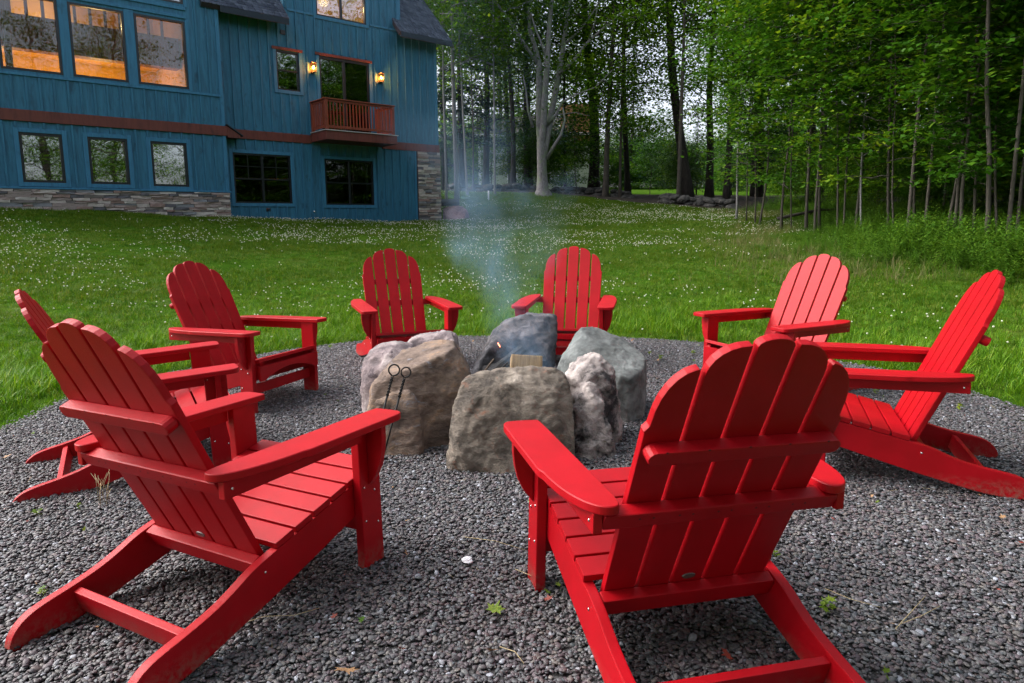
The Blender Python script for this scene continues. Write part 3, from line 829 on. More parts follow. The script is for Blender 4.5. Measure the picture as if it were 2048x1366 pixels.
def lay(x0, x1, z0, z1, ybase, seed, hmin, hmax, lmin, lmax, cap=400, zb=None, side=False):
    rr = random.Random(seed); z = z1; n = 0
    while z > z0 and n < cap:
        h = rr.uniform(hmin, hmax); x = x0
        if z - h < z0 - .02: h = z - z0 + .001
        if h < .02: break
        while x < x1 - .01:
            l = min(rr.uniform(lmin, lmax), x1 - x)
            if x1 - (x + l) < lmin * .5: l = x1 - x
            if zb is None or z > zb(x + l / 2) - .02:
                hh = h * rr.choice((1, 1, 1, 1, .5))
                parts_ = ((z - h / 2, h),) if hh == h else ((z - h / 4, h / 2), (z - 3 * h / 4, h / 2))
                for zc, hq in parts_:
                    k = rr.randrange(24)
                    if k not in sp: sp[k] = stone_proto(k, 1, 1, .045 + .03 * (k % 3) / 2)
                    o = link('stone', sp[k], None, house)
                    o.location = (x + l / 2, ybase, zc); o.scale = (l - .008, 1, hq - .006); n += 1
            x += l
        z -= h
    return n
zgL = lambda a: float(zt(a * math.cos(PH) - 20.25 * math.sin(PH), a * math.sin(PH) + 20.25 * math.cos(PH))[0])
n1_ = lay(1.30, 6.75, 1.40, 2.085, YL - .0, 3, .052, .095, .18, .55, 190, lambda a: zgL(a))
n2_ = lay(13.47, 14.44, 1.10, 3.69, -.02, 5, .065, .105, .20, .48, 190)
hbox('stone_backing', .5, 6.72, YL - .03, YL + .015, 1.0, 2.085, m_plain('mortar', (.05, .045, .04), .95), house, 0)
hbox('stone_backing', 13.46, 14.42, -.045, -.001, .9, 3.692, bpy.data.materials['mortar'], house, 0)
# roofs with shingle courses
def roof_piece(xa, xb, y_e, z_e, slope, length, label, skewl=0.0, skewr=0.0):
    ang = math.atan(slope); up = Vector((0, math.cos(ang), math.sin(ang))); nr = Vector((0, -math.sin(ang), math.cos(ang)))
    base = Vector((0, y_e, z_e))
    bm = bmesh.new()
    c = [Vector((xa, 0, 0)) + base, Vector((xb, 0, 0)) + base, Vector((xb + skewr * length, 0, 0)) + base + up * length, Vector((xa + skewl * length, 0, 0)) + base + up * length]
    lo = [bm.verts.new(p - nr * .14) for p in c]; hi = [bm.verts.new(p) for p in c]
    bm.faces.new(lo); bm.faces.new(hi[::-1])
    for i in range(4): bm.faces.new((lo[i], lo[(i + 1) % 4], hi[(i + 1) % 4], hi[i]))
    rf = link('roof', bm_mesh('roof', bm), ROOFM, house); rf['label'] = label
    V, F = [], []; rr = random.Random(4); rows = int(length / .13)
    for j in range(rows):
        x = xa + skewl * j * .13 - rr.uniform(0, .15)
        while x < xb + skewr * j * .13:
            w = rr.uniform(.12, .26); x2 = min(x + w, xb + skewr * j * .13 + .02); x1_ = max(x, xa + skewl * j * .13 - .02)
            if x2 - x1_ > .02:
                s0 = j * .13 - .01 + rr.uniform(-.012, .012); s1 = s0 + .19; b = len(V)
                for (xx, ss, hh) in ((x1_, s0, .004), (x2 - .004, s0, .004), (x2 - .004, s1, .002), (x1_, s1, .002), (x1_, s0, .020 + rr.uniform(0, .008)), (x2 - .004, s0, .020 + rr.uniform(0, .008)), (x2 - .004, s1, .006), (x1_, s1, .006)):
                    q = Vector((xx, 0, 0)) + base + up * ss + nr * hh; V.append(tuple(q))
                F += [(b + 4, b + 5, b + 6, b + 7), (b, b + 1, b + 5, b + 4), (b, b + 4, b + 7, b + 3), (b + 1, b + 2, b + 6, b + 5)]
            x += w
    link('shingles', np_mesh('shingles', V, F), SHING, rf, kind='stuff')
roof_piece(12.64, 14.76, -.50, 7.54, 1.04, 6.0, 'grey shingled roof slope at the right corner of the house')
roof_piece(6.30, 8.76, -.50, 7.24, 1.04, 6.0, 'grey shingled roof slope left of the gabled window')
hbox('roof_fascia', 12.64, 14.76, -.53, -.502, 7.36, 7.53, ROOFM); hbox('roof_fascia', 6.78, 8.76, -.53, -.502, 7.06, 7.23, ROOFM)
trim(12.80, 12.92, 7.74, 9.3, 0, .05)
hbox('wall', 12.88, 12.96, .165, 3.5, 7.6, 11.0, BLUE); hbox('wall', 8.82, 8.90, .165, 3.5, 7.6, 11.0, BLUE)
# wall lanterns (lit)
EM = m_emit('lantern_glow', (1.0, .55, .16), 9)
def hw(x, y, z): return Vector((-DR * math.sin(PH) + x * math.cos(PH) - y * math.sin(PH), DR * math.cos(PH) + x * math.sin(PH) + y * math.cos(PH), z))
AMB = m_plain('amber_glass', (0.9, .6, .25), .1); AMB = m_glass('lantern_glass', .05, (1, .85, .6))
for x, lb in ((9.66, 'lit amber wall lantern left of the balcony door'), (12.07, 'lit amber wall lantern right of the balcony door')):
    r_ = empty('wall_lantern', hw(x, -.002, 5.84), (0, 0, PH), lb, 'wall lantern', 'lanterns beside the balcony door')
    link('back_plate', box_mesh('back_plate', -.05, .05, -.02, 0, .02, .34, .004), FRAME, r_)
    link('cap', box_mesh('cap', -.085, .085, -.19, -.021, .32, .345, .004), FRAME, r_); link('base', box_mesh('base', -.07, .07, -.18, -.021, .04, .055, .003), FRAME, r_)
    for sx in (-.072, .060):
        for sy in (-.182, -.032): link('cage_bar', box_mesh('cage_bar', sx, sx + .012, sy, sy + .012, .056, .319), FRAME, r_)
    link('lantern_glass', box_mesh('lantern_glass', -.055, .055, -.165, -.045, .057, .318), AMB, r_)
    bm = bmesh.new(); bmesh.ops.create_uvsphere(bm, u_segments=12, v_segments=8, radius=.028, matrix=Matrix.Translation((0, -.105, .19)) @ Matrix.Diagonal((1, 1, 2.2, 1)))
    link('bulb', bm_mesh('bulb', bm, True), EM, r_)
    l = bpy.data.lights.new('lantern_lamp', 'POINT'); l.energy = 42; l.color = (1, .27, .045); l.shadow_soft_size = .04
    lo_ = bpy.data.objects.new('lantern_lamp', l); COL.objects.link(lo_); lo_.parent = r_; lo_.location = (0, -.20, .19)
# boulder and black drain pipe at the house corner


# ------------------------------------------------------------------ trees
LF_FOREST = m_leaf('forest_leaf', [(0.20, (0.028, 0.084, 0.008)), (0.45, (0.066, 0.168, 0.010)), (0.68, (0.145, 0.275, 0.014)), (0.9, (0.26, 0.38, 0.02))], 0.45, 0.35, .5)
LF_SAP = m_leaf('maple_leaf', [(0.20, (0.015, 0.055, 0.006)), (0.45, (0.034, 0.112, 0.008)), (0.65, (0.075, 0.180, 0.012)), (0.90, (0.24, 0.33, 0.02))], 0.40, 0.5, .4)
LF_BLUE = m_leaf('conifer_needle', [(0.2, (0.008, 0.024, 0.014)), (0.5, (0.018, 0.050, 0.030)), (0.9, (0.05, 0.10, 0.06))], .1, .6, .6)
BK_DARK = m_bark('dark_bark', (0.012, 0.010, 0.009), (0.060, 0.050, 0.042))
BK_PALE = m_bark('pale_lichened_bark', (0.10, 0.09, 0.092), (0.33, 0.31, 0.32), (0.20, 0.23, 0.16), (7, 7, 2.2))
BK_SAP = m_bark('sapling_bark', (0.028, 0.023, 0.019), (0.105, 0.090, 0.074), None, (12, 12, 2))
BK_BIRCH = m_bark('whitish_bark', (0.15, 0.145, 0.15), (0.32, 0.30, 0.31), None, (4, 4, 14))

def leaves_mesh(name, C, size, r_, flat=.5, star=False):
    """C: leaf centres (n,3)"""
    n = len(C)
    yaw = r_.uniform(0, 2 * np.pi, n); tx = r_.normal(0, flat, n); ty = r_.normal(0, flat, n)
    d = np.stack([np.cos(yaw), np.sin(yaw), -0.25 + tx], 1); d /= np.linalg.norm(d, axis=1)[:, None]
    s = np.stack([-np.sin(yaw), np.cos(yaw), ty], 1); s /= np.linalg.norm(s, axis=1)[:, None]
    L_ = (size * r_.uniform(.65, 1.25, n))[:, None]
    if star:
        prof = [(0, 0), (.30, .52), (.50, .22), (1.0, 0), (.50, -.22), (.30, -.52)]
        V = np.stack([C + d * L_ * a + s * L_ * b for a, b in prof], 1).reshape(-1, 3)
        b = np.arange(n)[:, None] * 6
        F = np.concatenate([b + np.array([[0, 1, 2, 3]]), b + np.array([[0, 3, 4, 5]])], 0)
    else:
        prof = [(0, 0), (.45, .36), (1.0, 0), (.45, -.36)]
        V = np.stack([C + d * L_ * a + s * L_ * b for a, b in prof], 1).reshape(-1, 3)
        F = np.arange(n)[:, None] * 4 + np.array([[0, 1, 2, 3]])
    return np_mesh(name, V, F)

def tree_proto(seed, H, r0, lo, crown, nb, leaves, size, leafmat, bark, flat=.5, star=False, layer=.16, spread=.55, wob=.12, upturn=.45, sides=7):
    r_ = np.random.default_rng(seed)
    P = []; p = np.array([0., 0., -.3]); K = 12
    off = np.zeros(2); vel = r_.normal(0, wob / K, 2)
    for k in range(K + 1):
        q = k / K; P.append(Vector((off[0], off[1], -.3 + (H + .3) * q))); vel = vel * .7 + r_.normal(0, wob / K * 1.4, 2); off = off + vel * H / 6
    rad = [r0 * (1.45 if k == 0 else 1) * (1 - .88 * (k / K) ** 1.1) for k in range(K + 1)]
    paths = [(P, rad)]; C = []
    def pt(h):
        q = (h + .3) / (H + .3) * K; i = min(int(q), K - 1); f = q - i
        return P[i].lerp(P[i + 1], f), rad[i] * (1 - f) + rad[i + 1] * f
    for b in range(nb):
        q = (b + r_.uniform(0, 1)) / nb; h = lo + (H * .97 - lo) * q ** .9
        c, rr = pt(h); an = b * 2.4 + r_.uniform(-.5, .5)
        wdt = crown * (math.sin(math.pi * min(1, .18 + .80 * (h - lo) / (H - lo))) ** .7) * r_.uniform(.6, 1.15)
        up = upturn * r_.uniform(.3, 1.4)
        path = [c]; n_ = 5
        for k in range(1, n_ + 1):
            f = k / n_
            path.append(c + Vector((math.cos(an + .2 * f) * wdt * f, math.sin(an + .2 * f) * wdt * f, wdt * (up * f - .18 * f * f) + r_.normal(0, .03) * wdt)))
        br = min(rr * .55, .012 + .012 * wdt)
        paths.append((path, [br * (1 - .85 * k / n_) for k in range(n_ + 1)]))
        nc = max(3, int(5 * wdt / crown) + 2)
        for j in range(nc):
            f = r_.uniform(.35, 1.05); i = min(int(f * n_), n_ - 1); g = f * n_ - i
            q0 = path[i].lerp(path[min(i + 1, n_)], min(g, 1))
            cc = q0 + Vector(r_.normal(0, 1, 3) * [.16 * crown, .16 * crown, .05 * crown])
            if r_.uniform() < .5: paths.append(([q0, cc], [br * .35, br * .12]))
            C.append((cc, wdt))
    m = len(C); per = max(1, leaves // m); pts = []
    for cc, wdt in C:
        k = int(per * r_.uniform(.4, 1.6)); s = spread * r_.uniform(.6, 1.3)
        g = r_.normal(0, 1, (k, 3)) * [s, s, s * layer / .5]
        g[:, 2] -= .12 * (g[:, 0] ** 2 + g[:, 1] ** 2) / s * .6
        pts.append(np.array(cc)[None, :] + g)
    pts = np.concatenate(pts)
    pts = pts[pts[:, 2] > .5]
    tm = tube_mesh('trunk', paths[:1], sides + 2); bmh = tube_mesh('branches', paths[1:], 5 if sides > 5 else 4)
    tm.materials.append(bark); bmh.materials.append(bark)
    lm = leaves_mesh('crown', pts, size, r_, flat, star); lm.materials.append(leafmat)
    return dict(trunk=tm, branches=bmh, crown=lm, bark=bark)

FOR = [tree_proto(100 + i, 15, .19, 2.8 + .6 * (i % 2), 3.4, 38, 11500, .155, LF_FOREST, BK_DARK, layer=.18, spread=.75) for i in range(4)]
FORH = [tree_proto(140 + i, 16.5, .17, 6.0, 3.6, 30, 9500, .155, LF_FOREST, BK_DARK, layer=.18, spread=.8) for i in range(3)]
SAP = [tree_proto(200 + i, 7.5 + .7 * (i % 3), .034, 1.1 + .4 * (i % 3), 1.35, 30, 3900, .115, LF_SAP, BK_SAP, .35, True, .10, .30, .17, .42, 6) for i in range(6)]
SAPH = [tree_proto(230 + i, 10.5, .045, 3.6, 1.6, 30, 4600, .12, LF_SAP, BK_SAP, .35, True, .12, .34, .16, .45, 6) for i in range(3)]
BUSH = [tree_proto(260 + i, 4.2, .03, .5, 1.4, 30, 5000, .12, LF_SAP, BK_SAP, .4, True, .16, .35, .3, .6, 5) for i in range(3)]
def conifer(seed, H, rad_, lo):
    r_ = np.random.default_rng(seed); pts = []; paths = [([Vector((0, 0, -.3)), Vector((0, 0, H * .5)), Vector((0, 0, H))], [.012 * H, .008 * H, .02])]
    bp = []
    for b in range(int(H * 9)):
        h = lo + (H - lo) * r_.uniform(0, 1) ** .9; w = rad_ * (1 - (h - lo) / (H - lo)) ** .8 + .15; an = r_.uniform(0, 6.28)
        e = Vector((math.cos(an) * w, math.sin(an) * w, h - .22 * w)); bp.append(([Vector((0, 0, h)), e], [.02, .006]))
        k = int(60 * w); f = r_.uniform(.1, 1.05, k)
        pts.append(np.c_[np.cos(an) * w * f, np.sin(an) * w * f, h - .22 * w * f ** 1.5] + r_.normal(0, .10, (k, 3)) * [1, 1, .5])
    tm = tube_mesh('trunk', paths, 7); tm.materials.append(BK_DARK); bb = tube_mesh('branches', bp, 4); bb.materials.append(BK_DARK)
    lm = leaves_mesh('crown', np.concatenate(pts), .13, r_, .5); lm.materials.append(LF_BLUE)
    return dict(trunk=tm, branches=bb, crown=lm, bark=BK_DARK)
CON = [conifer(300, 15, 2.6, 1.2), conifer(301, 17, 2.4, 2.5)]
NTREE = [0]
def tree(pr, x, y, s=1.0, rot=None, tilt=(0, 0), label='', name='tree', cat='tree', group='trees of the woodland', bark=None, thick=1.0, dz=0.0):
    rot = random.uniform(0, 6.28) if rot is None else rot
    root = empty(name, (x, y, z1(x, y) + dz), (tilt[0], tilt[1], rot), label, cat, group)
    for nm in ('trunk', 'branches', 'crown'):
        me = pr[nm]
        if bark is not None and nm != 'crown':
            key = me.name + bark.name
            if key not in tree.c:
                m2 = me.copy(); m2.materials.clear(); m2.materials.append(bark); tree.c[key] = m2
            me = tree.c[key]
        o = bpy.data.objects.new(nm, me); COL.objects.link(o); o.parent = root
        o.scale = (s * thick, s * thick, s) if nm == 'trunk' else (s, s, s)
        if nm == 'crown': o['kind'] = 'stuff'
    NTREE[0] += 1
    return root
tree.c = {}
def tuv(pr, u, d, **kw):
    p = at(u, 400, d); return tree(pr, p.x, p.y, **kw)
# trunks one can tell apart, left to right: (u, distance, proto, scale, thick, bark, label)
TL = [(893, 30, FORH[0], .9, .35, BK_BIRCH, 'very thin white tree stem closest to the house corner', 0.02),
      (914, 30, FORH[1], 1.0, .62, BK_BIRCH, 'pale straight birch like tree just right of the house corner', 0),
      (935, 31, FORH[2], .9, .32, BK_BIRCH, 'thin pale stem standing right of the birch like tree', -.03),
      (946, 33, FORH[0], .85, .3, BK_SAP, 'slender grey stem behind the thin pale stem', 0),
      (972, 36, FOR[0], 1.05, .95, BK_DARK, 'dark straight tree behind the white marker pipe', 0),
      (990, 31, FORH[2], .9, .32, BK_BIRCH, 'thin whitish stem between the marker pipe and the neighbouring house', 0),
      (1025, 34, FORH[0], 1.1, .72, BK_DARK, 'bluish dark straight tree in the smoke haze left of the forked tree', 0),
      (1058, 38, FOR[2], 1.1, 1.15, BK_DARK, 'dark tree directly behind the left side of the forked tree', 0),
      (1130, 35, FOR[0], .8, .5, BK_DARK, 'slim dark tree close to the right of the forked tree', 0),
      (1187, 38, FOR[3], 1.1, 1.5, BK_DARK, 'thick dark tree in front of the neighbouring house right side', 0),
      (1211, 32, FOR[0], 1.0, .72, BK_SAP, 'brownish tree beside the thick dark tree', 0),
      (1240, 32, FOR[1], .85, .45, BK_SAP, 'slim brown tree left of the gap to the far lawn', 0),
      (1256, 38, FOR[3], 1.0, .9, BK_DARK, 'dark tree at the left of the gap to the far lawn', 0),
      (1357, 30, FORH[2], .95, .62, BK_SAP, 'grey brown tree at the right of the gap to the far lawn', 0),
      (1378, 34, FORH[0], 1.25, 1.25, BK_DARK, 'massive dark leaning tree right of the gap to the far lawn', -.05),
      (1418, 37, FOR[1], 1.05, 1.1, BK_DARK, 'dark tree right of the massive leaning tree', 0),
      (1452, 33, FOR[2], .95, .9, BK_DARK, 'leafy dark tree where the lawn meets the young trees', 0)]
for u, d, pr, s, th, bk, lb, tl in TL: tuv(pr, u, d, s=s, thick=th, bark=bk, label=lb, tilt=(0, tl), rot=0 if tl else None)
# young maples along the right: (u, base v, distance)
SL = [(1474, 432, 21.5), (1495, 435, 20.6), (1512, 440, 19.5), (1519, 442, 19.0), (1565, 446, 17.8), (1586, 448, 17.2), (1616, 455, 16.3), (1634, 455, 15.8), (1643, 452, 16.4), (1677, 455, 15.2), (1689, 455, 15.0), (1715, 452, 15.0),
      (1727, 455, 14.4), (1780, 462, 13.6), (1793, 465, 13.2), (1822, 468, 12.7), (1835, 460, 13.4), (1856, 468, 12.6), (1898, 474, 12.0), (1913, 477, 11.8), (1928, 480, 11.4), (1956, 478, 11.6), (1980, 492, 10.6), (2005, 480, 11.2), (2023, 488, 10.6), (2040, 480, 11.0)]
SD = ['behind the clover lawn corner', 'leaning over the straw grass', 'with a kinked stem', 'with a thin double looking stem', 'above a chair back', 'in mid thicket', 'beside a fallen branch', 'with a sloping stem', 'with a dark straight stem', 'close to its neighbour', 'with pale bark', 'in the dense part', 'rising from the tall weeds']
for i, (u, v, d) in enumerate(SL):
    pr = (SAP + SAPH)[(i * 4 + 1) % 9]
    d_ = 'between %s' % ''
    lb = 'slender young maple %s, %s of the row from the left' % (SD[i % len(SD)], ['first', '2nd', '3rd', '4th', '5th', '6th', '7th', '8th', '9th', '10th', '11th', '12th', '13th', '14th', '15th', '16th', '17th', '18th', '19th', '20th', '21st', '22nd', '23rd', '24th', '25th', '26th'][i])
    tuv(pr, u, d, s=random.uniform(.9, 1.15), thick=random.uniform(.55, 1.0), tilt=(random.uniform(-.05, .05), random.uniform(-.05, .05)), label=lb, name='young_maple', group='young maples at the wood edge', bark=BK_BIRCH if i in (0, 12) else None)
# thicket behind them, and bushes
def fill(n, protos, xr, yr, cond, smin, smax, label, group, name, cat='tree', seed=1, mind=1.0, thick=(.8, 1.2)):
    rr = random.Random(seed); pts = []; tries = 0
    while len(pts) < n and tries < 20000:
        tries += 1
        x, y = rr.uniform(*xr), rr.uniform(*yr)
        if not cond(x, y) or any((x - a) ** 2 + (y - b) ** 2 < mind ** 2 for a, b in pts): continue
        pts.append((x, y))
        tree(protos[len(pts) % len(protos)], x, y, s=rr.uniform(smin, smax), rot=rr.uniform(0, 6.28), tilt=(rr.uniform(-.03, .03), rr.uniform(-.03, .03)), thick=rr.uniform(*thick), label=label, name=name, cat=cat, group=group)
we = lambda x, y: bool(in_wood(np.array([x]), np.array([y]))[0])
def sapzone(x, y):
    xe = float(np.interp(y, WL[::-1, 1], WL[::-1, 0])); return y < 26 and xe + .8 < x < xe + 7
fill(54, SAPH + SAP[:3], (8, 22), (5, 26), sapzone, .8, 1.2, 'young maple of the dense thicket, hardly told from the others', 'young maples of the thicket', 'young_maple', seed=3, mind=.8, thick=(.5, .95))
fill(26, BUSH, (8, 24), (6, 30), lambda x, y: we(x, y), .55, .95, 'low leafy maple bush in the shade of the thicket', 'bushes of the thicket', 'bush', 'bush', seed=5, mind=1.3)
fill(19, FOR + CON[:1], (13, 42), (8, 44), lambda x, y: we(x, y) and (x > float(np.interp(y, WL[::-1, 1], WL[::-1, 0])) + 5), .8, 1.15, 'dark full crowned woodland tree behind the young maples', 'woodland trees behind the young maples', 'tree', seed=7, mind=2.6)
fill(24, BUSH, (8, 17), (6, 25), lambda x, y: sapzone(x, y) and x < float(np.interp(y, WL[::-1, 1], WL[::-1, 0])) + 3.5, .45, .8, 'leafy low maple growing among the young stems at the wood edge', 'low maples at the wood edge', 'bush', 'bush', seed=31, mind=1.0)
gap = lambda x, y: abs(math.degrees(math.atan2(x, y)) - 10.3) > 3.2 or y < 30
fill(13, FORH + FOR[:1], (-16, 22), (38, 58), lambda x, y: gap(x, y) and abs(x - 2) > 5.5 or y < 44 and gap(x, y), .9, 1.2, 'tall woodland tree far behind the lawn', 'tall trees behind the lawn', 'tree', seed=9, mind=3.4)
fill(13, BUSH, (-7, 14), (34.5, 42), lambda x, y: gap(x, y), .6, 1.0, 'leafy understorey bush behind the low stone wall', 'bushes behind the stone wall', 'bush', 'bush', seed=12, mind=1.4)
fill(18, FOR + CON + BUSH[:1], (-45, 60), (60, 100), lambda x, y: abs(x) < 62, 1.0, 1.35, 'distant woodland tree seen only through gaps', 'distant woodland trees', 'tree', seed=11, mind=3.6)
tuv(CON[1], 925, 35, s=1.0, label='dark conifer behind the birch like tree at the house corner', name='conifer', group='conifers'); tuv(CON[0], 890, 38, s=1.05, label='dense dark conifer showing beside the house wall', name='conifer', group='conifers')
tuv(CON[0], 1392, 46, s=.35, label='small bluish spruce right of the massive leaning tree', name='conifer', group='conifers')
# trees reflected in the windows; unseen ones behind the camera, added to darken chair backs
fill(11, FOR + FORH[:1], (9, 36), (-24, 3), lambda x, y: True, .8, 1.1, 'woodland tree right of the clearing, seen only reflected in the windows', 'trees reflected in the windows', 'tree', seed=21, mind=4.2)
fill(13, FOR, (-14, 12), (-16, -5), lambda x, y: True, .8, 1.0, 'unseen woodland tree behind the camera, added to darken the chair backs', 'unseen trees added behind the camera', 'tree', seed=22, mind=3.4)
fm = []
for k in range(4):
    me = BUSH[k % 3]['crown'].copy(); me.transform(Matrix.Scale(1.7 + .15 * k, 4)); fm.append(me)
nfw = 420
x = rng.uniform(-75, 85, nfw); y = rng.uniform(74, 120, nfw); s = rng.uniform(.7, 1.15, nfw)
x[:150] = rng.uniform(20, 62, 150); y[:150] = rng.uniform(12, 72, 150); s[:150] *= .6
ok_ = (np.degrees(np.arctan2(x, y)) > 17) | (y > 73); x, y, s = x[ok_], y[ok_], s[ok_]; nfw = len(x)
scatter('far_woods', np.c_[x, y, zt(x, y) - 1.5], np.c_[np.zeros(nfw), np.zeros(nfw), rng.uniform(0, 6.28, nfw)], np.c_[s, s, s], proto_collection('far_tree_shape', fm),
        'far dark woods closing the view behind all the trees', 'woods')
for u, d, s, lb in ((1152, 33.2, .95, 'bright green bush right of the forked tree, in front of the neighbouring house'), (1128, 34.5, .75, 'smaller green bush close to the forked tree'), (1300, 45, 1.0, 'light green bush in the gap to the far lawn')):
    tuv(BUSH[1], u, d, s=s, label=lb, name='bush', cat='bush', group='bushes by the stone wall')
# the big forked maple with bare limbs
def fp(l): return [at(*q) for q in l]
fork = empty('forked_tree', (0, 0, 0), (0, 0, 0), 'big pale grey forked maple with bare spreading limbs at the lawn edge', 'tree')
b0 = at(1086, 388, 31); fork.location = b0
rel = lambda l: [p - b0 for p in fp(l)]
tp = [(rel([(1086, 398, 31), (1086, 389, 31), (1085, 378, 31), (1084, 340, 31), (1083, 290, 31), (1084, 262, 31), (1084, 244, 31)]), [.58, .42, .28, .22, .215, .20, .10]),
      (rel([(1082, 320, 31), (1079, 262, 31), (1079, 190, 31), (1078, 130, 31.2), (1072, 100, 31.2), (1060, 60, 31.4), (1056, 0, 31.6), (1054, -90, 31.8)]), [.12, .15, .15, .13, .10, .085, .07, .04]),
      (rel([(1084, 320, 31), (1086, 262, 30.9), (1090, 190, 30.7), (1094, 130, 30.5), (1098, 60, 30.4), (1104, 0, 30.3), (1112, -120, 30.2)]), [.12, .15, .14, .12, .10, .08, .04]),
      (rel([(1086, 340, 31), (1092, 290, 31), (1102, 230, 31.2), (1114, 170, 31.4), (1124, 110, 31.6), (1132, 50, 31.8), (1140, 0, 32), (1150, -110, 32.2)]), [.11, .14, .14, .125, .105, .09, .08, .04])]
lb_ = [(rel([(1078, 130, 31.2), (1050, 90, 31), (1022, 45, 30.8), (1000, 15, 30.6), (980, -10, 30.4)]), [.09, .07, .06, .05, .04]),
       (rel([(1118, 150, 31.4), (1150, 118, 31.2), (1175, 85, 31), (1205, 58, 30.8), (1232, 35, 30.6), (1262, 12, 30.4)]), [.09, .075, .06, .05, .035, .02]),
       (rel([(1094, 318, 31), (1108, 292, 30.8), (1122, 270, 30.6), (1130, 240, 30.5), (1126, 215, 30.5)]), [.10, .08, .06, .05, .03]),
       (rel([(1092, 250, 31), (1112, 230, 30.7), (1124, 205, 30.6), (1150, 190, 30.4), (1190, 175, 30.2), (1225, 140, 30)]), [.09, .07, .05, .04, .03, .02]),
       (rel([(1066, 255, 31), (1056, 220, 30.8), (1052, 180, 30.6), (1046, 150, 30.5)]), [.06, .05, .035, .02]),
       (rel([(1094, 120, 30.5), (1082, 85, 30.4), (1070, 55, 30.3), (1060, 20, 30.3)]), [.06, .05, .04, .03]),
       (rel([(1128, 90, 31.6), (1160, 60, 31.6), (1190, 20, 31.6), (1210, -20, 31.6)]), [.07, .05, .04, .03]),
       (rel([(1050, 90, 31), (1015, 80, 30.8), (960, 72, 30.6), (915, 66, 30.4)]), [.03, .022, .018, .01]),
       (rel([(1175, 85, 31), (1188, 50, 30.8), (1196, 10, 30.6)]), [.035, .025, .018]), (rel([(1112, 230, 30.7), (1150, 225, 30.5), (1180, 232, 30.3)]), [.03, .02, .012])]
me = tube_mesh('trunk', tp, 12); me.materials.append(BK_PALE); link('trunk', me, None, fork)
for q in lb_: 
    me = tube_mesh('branch', [q], 7); me.materials.append(BK_PALE); link('branch', me, None, fork)
r_ = np.random.default_rng(5); pts = []
for k in range(44):
    c = np.array(at(r_.uniform(900, 1270), r_.uniform(-160, 190), r_.uniform(29.5, 33)) - b0); s = r_.uniform(.3, .7)
    pts.append(c + r_.normal(0, 1, (110, 3)) * [s, s, s * .35])
me = leaves_mesh('crown', np.concatenate(pts), .15, r_, .5); me.materials.append(LF_FOREST); link('crown', me, None, fork, kind='stuff')
# overhanging maple branch tips from a young maple by the gap
# ------------------------------------------------------------------ low dry stone wall, neighbouring house, odds and ends
SWM = m_rock('field_stone', [(0.25, (0.02, 0.02, 0.02)), (0.5, (0.045, 0.043, 0.040)), (0.8, (0.09, 0.085, 0.08))], 3)
sw = empty('stone_wall', at(1100, 385, 33.4), (0, 0, 0), 'low tumbled field stone wall along the edge of the woods', 'stone wall')
sw.location.z = z1(sw.location.x, sw.location.y)
spr = []
for i in range(6):
    bm = bmesh.new(); bmesh.ops.create_icosphere(bm, subdivisions=2, radius=.5)
    for vv in bm.verts: vv.co *= 1 + .35 * mnoise.noise(vv.co * 1.6 + Vector((i * 5, 0, 0))); vv.co.z *= .55
    me = bm_mesh('stone', bm); me.materials.append(SWM); spr.append(me)
rr = random.Random(8)
for k in range(150):
    u = rr.uniform(885, 1262) if k < 100 else rr.uniform(1325, 1470); d = 34.0 - .006 * max(0, u - 1130) * 2.2 + rr.uniform(-.3, .3) - (1.6 if u > 1320 else 0)
    p = at(u, 380, d); lay_ = rr.choice((0, 0, 1)) if u < 1320 else rr.choice((0, 1))
    o = link('stone', spr[k % 6], None, sw); s = rr.uniform(.35, .62)
    o.location = (p.x - sw.location.x, p.y - sw.location.y, z1(p.x, p.y) - sw.location.z + .03 + .20 * lay_); o.scale = (s * 1.2, s, s); o.rotation_euler = (rr.uniform(-.3, .3), rr.uniform(-.3, .3), rr.uniform(0, 6))
# neighbouring house far behind the trees
NB = m_plain('pale_sage_siding', (0.34, 0.38, 0.32), .8, var=.1, scale=1); NBO = m_plain('cedar_shingle_orange', (0.42, 0.20, 0.10), .8, var=.2, scale=3)
p0 = at(955, 390, 50); nh = empty('neighbour_house', (p0.x, 50, z1(p0.x, 50) - .3), (0, 0, R(-4)), 'pale sage green neighbouring house half hidden by the trees', 'house')
def nb(name, x0, x1, y0, y1, z0, z1_, mat, par=nh): return link(name, box_mesh(name, x0, x1, y0, y1, z0, z1_), mat, par)
nb('wall', 0.2, 8.6, 0, 7, 0, 4.6, NB); nb('foundation', .25, 8.55, -.04, -.002, 0, .55, SWM)
nb('gable_wall', 6.1, 8.5, -.3, 6.5, 4.0, 6.6, NBO)
for x in (.12, 6.3, 8.5): nb('corner_board', x, x + .18, -.08, -.004, .3, 4.6, WHITE)
for x, z in ((4.7, 1.0), (5.9, 1.0), (2.2, 1.1), (2.2, 3.2), (5.3, 3.1)):
    w = nb('window', x, x + .78, -.09, -.004, z, z + .85, WHITE); nb('pane', x + .10, x + .68, -.10, -.092, z + .10, z + .75, FRAME, w)
me = prism_mesh('roof', [(-.5, 4.6), (7.5, 4.6), (3.5, 6.4)], 'x', -.3, 6.0, .0); link('roof', me, SWM, nh)
nb('eave_board', -.3, 9.0, -.55, -.3, 4.45, 4.62, WHITE)
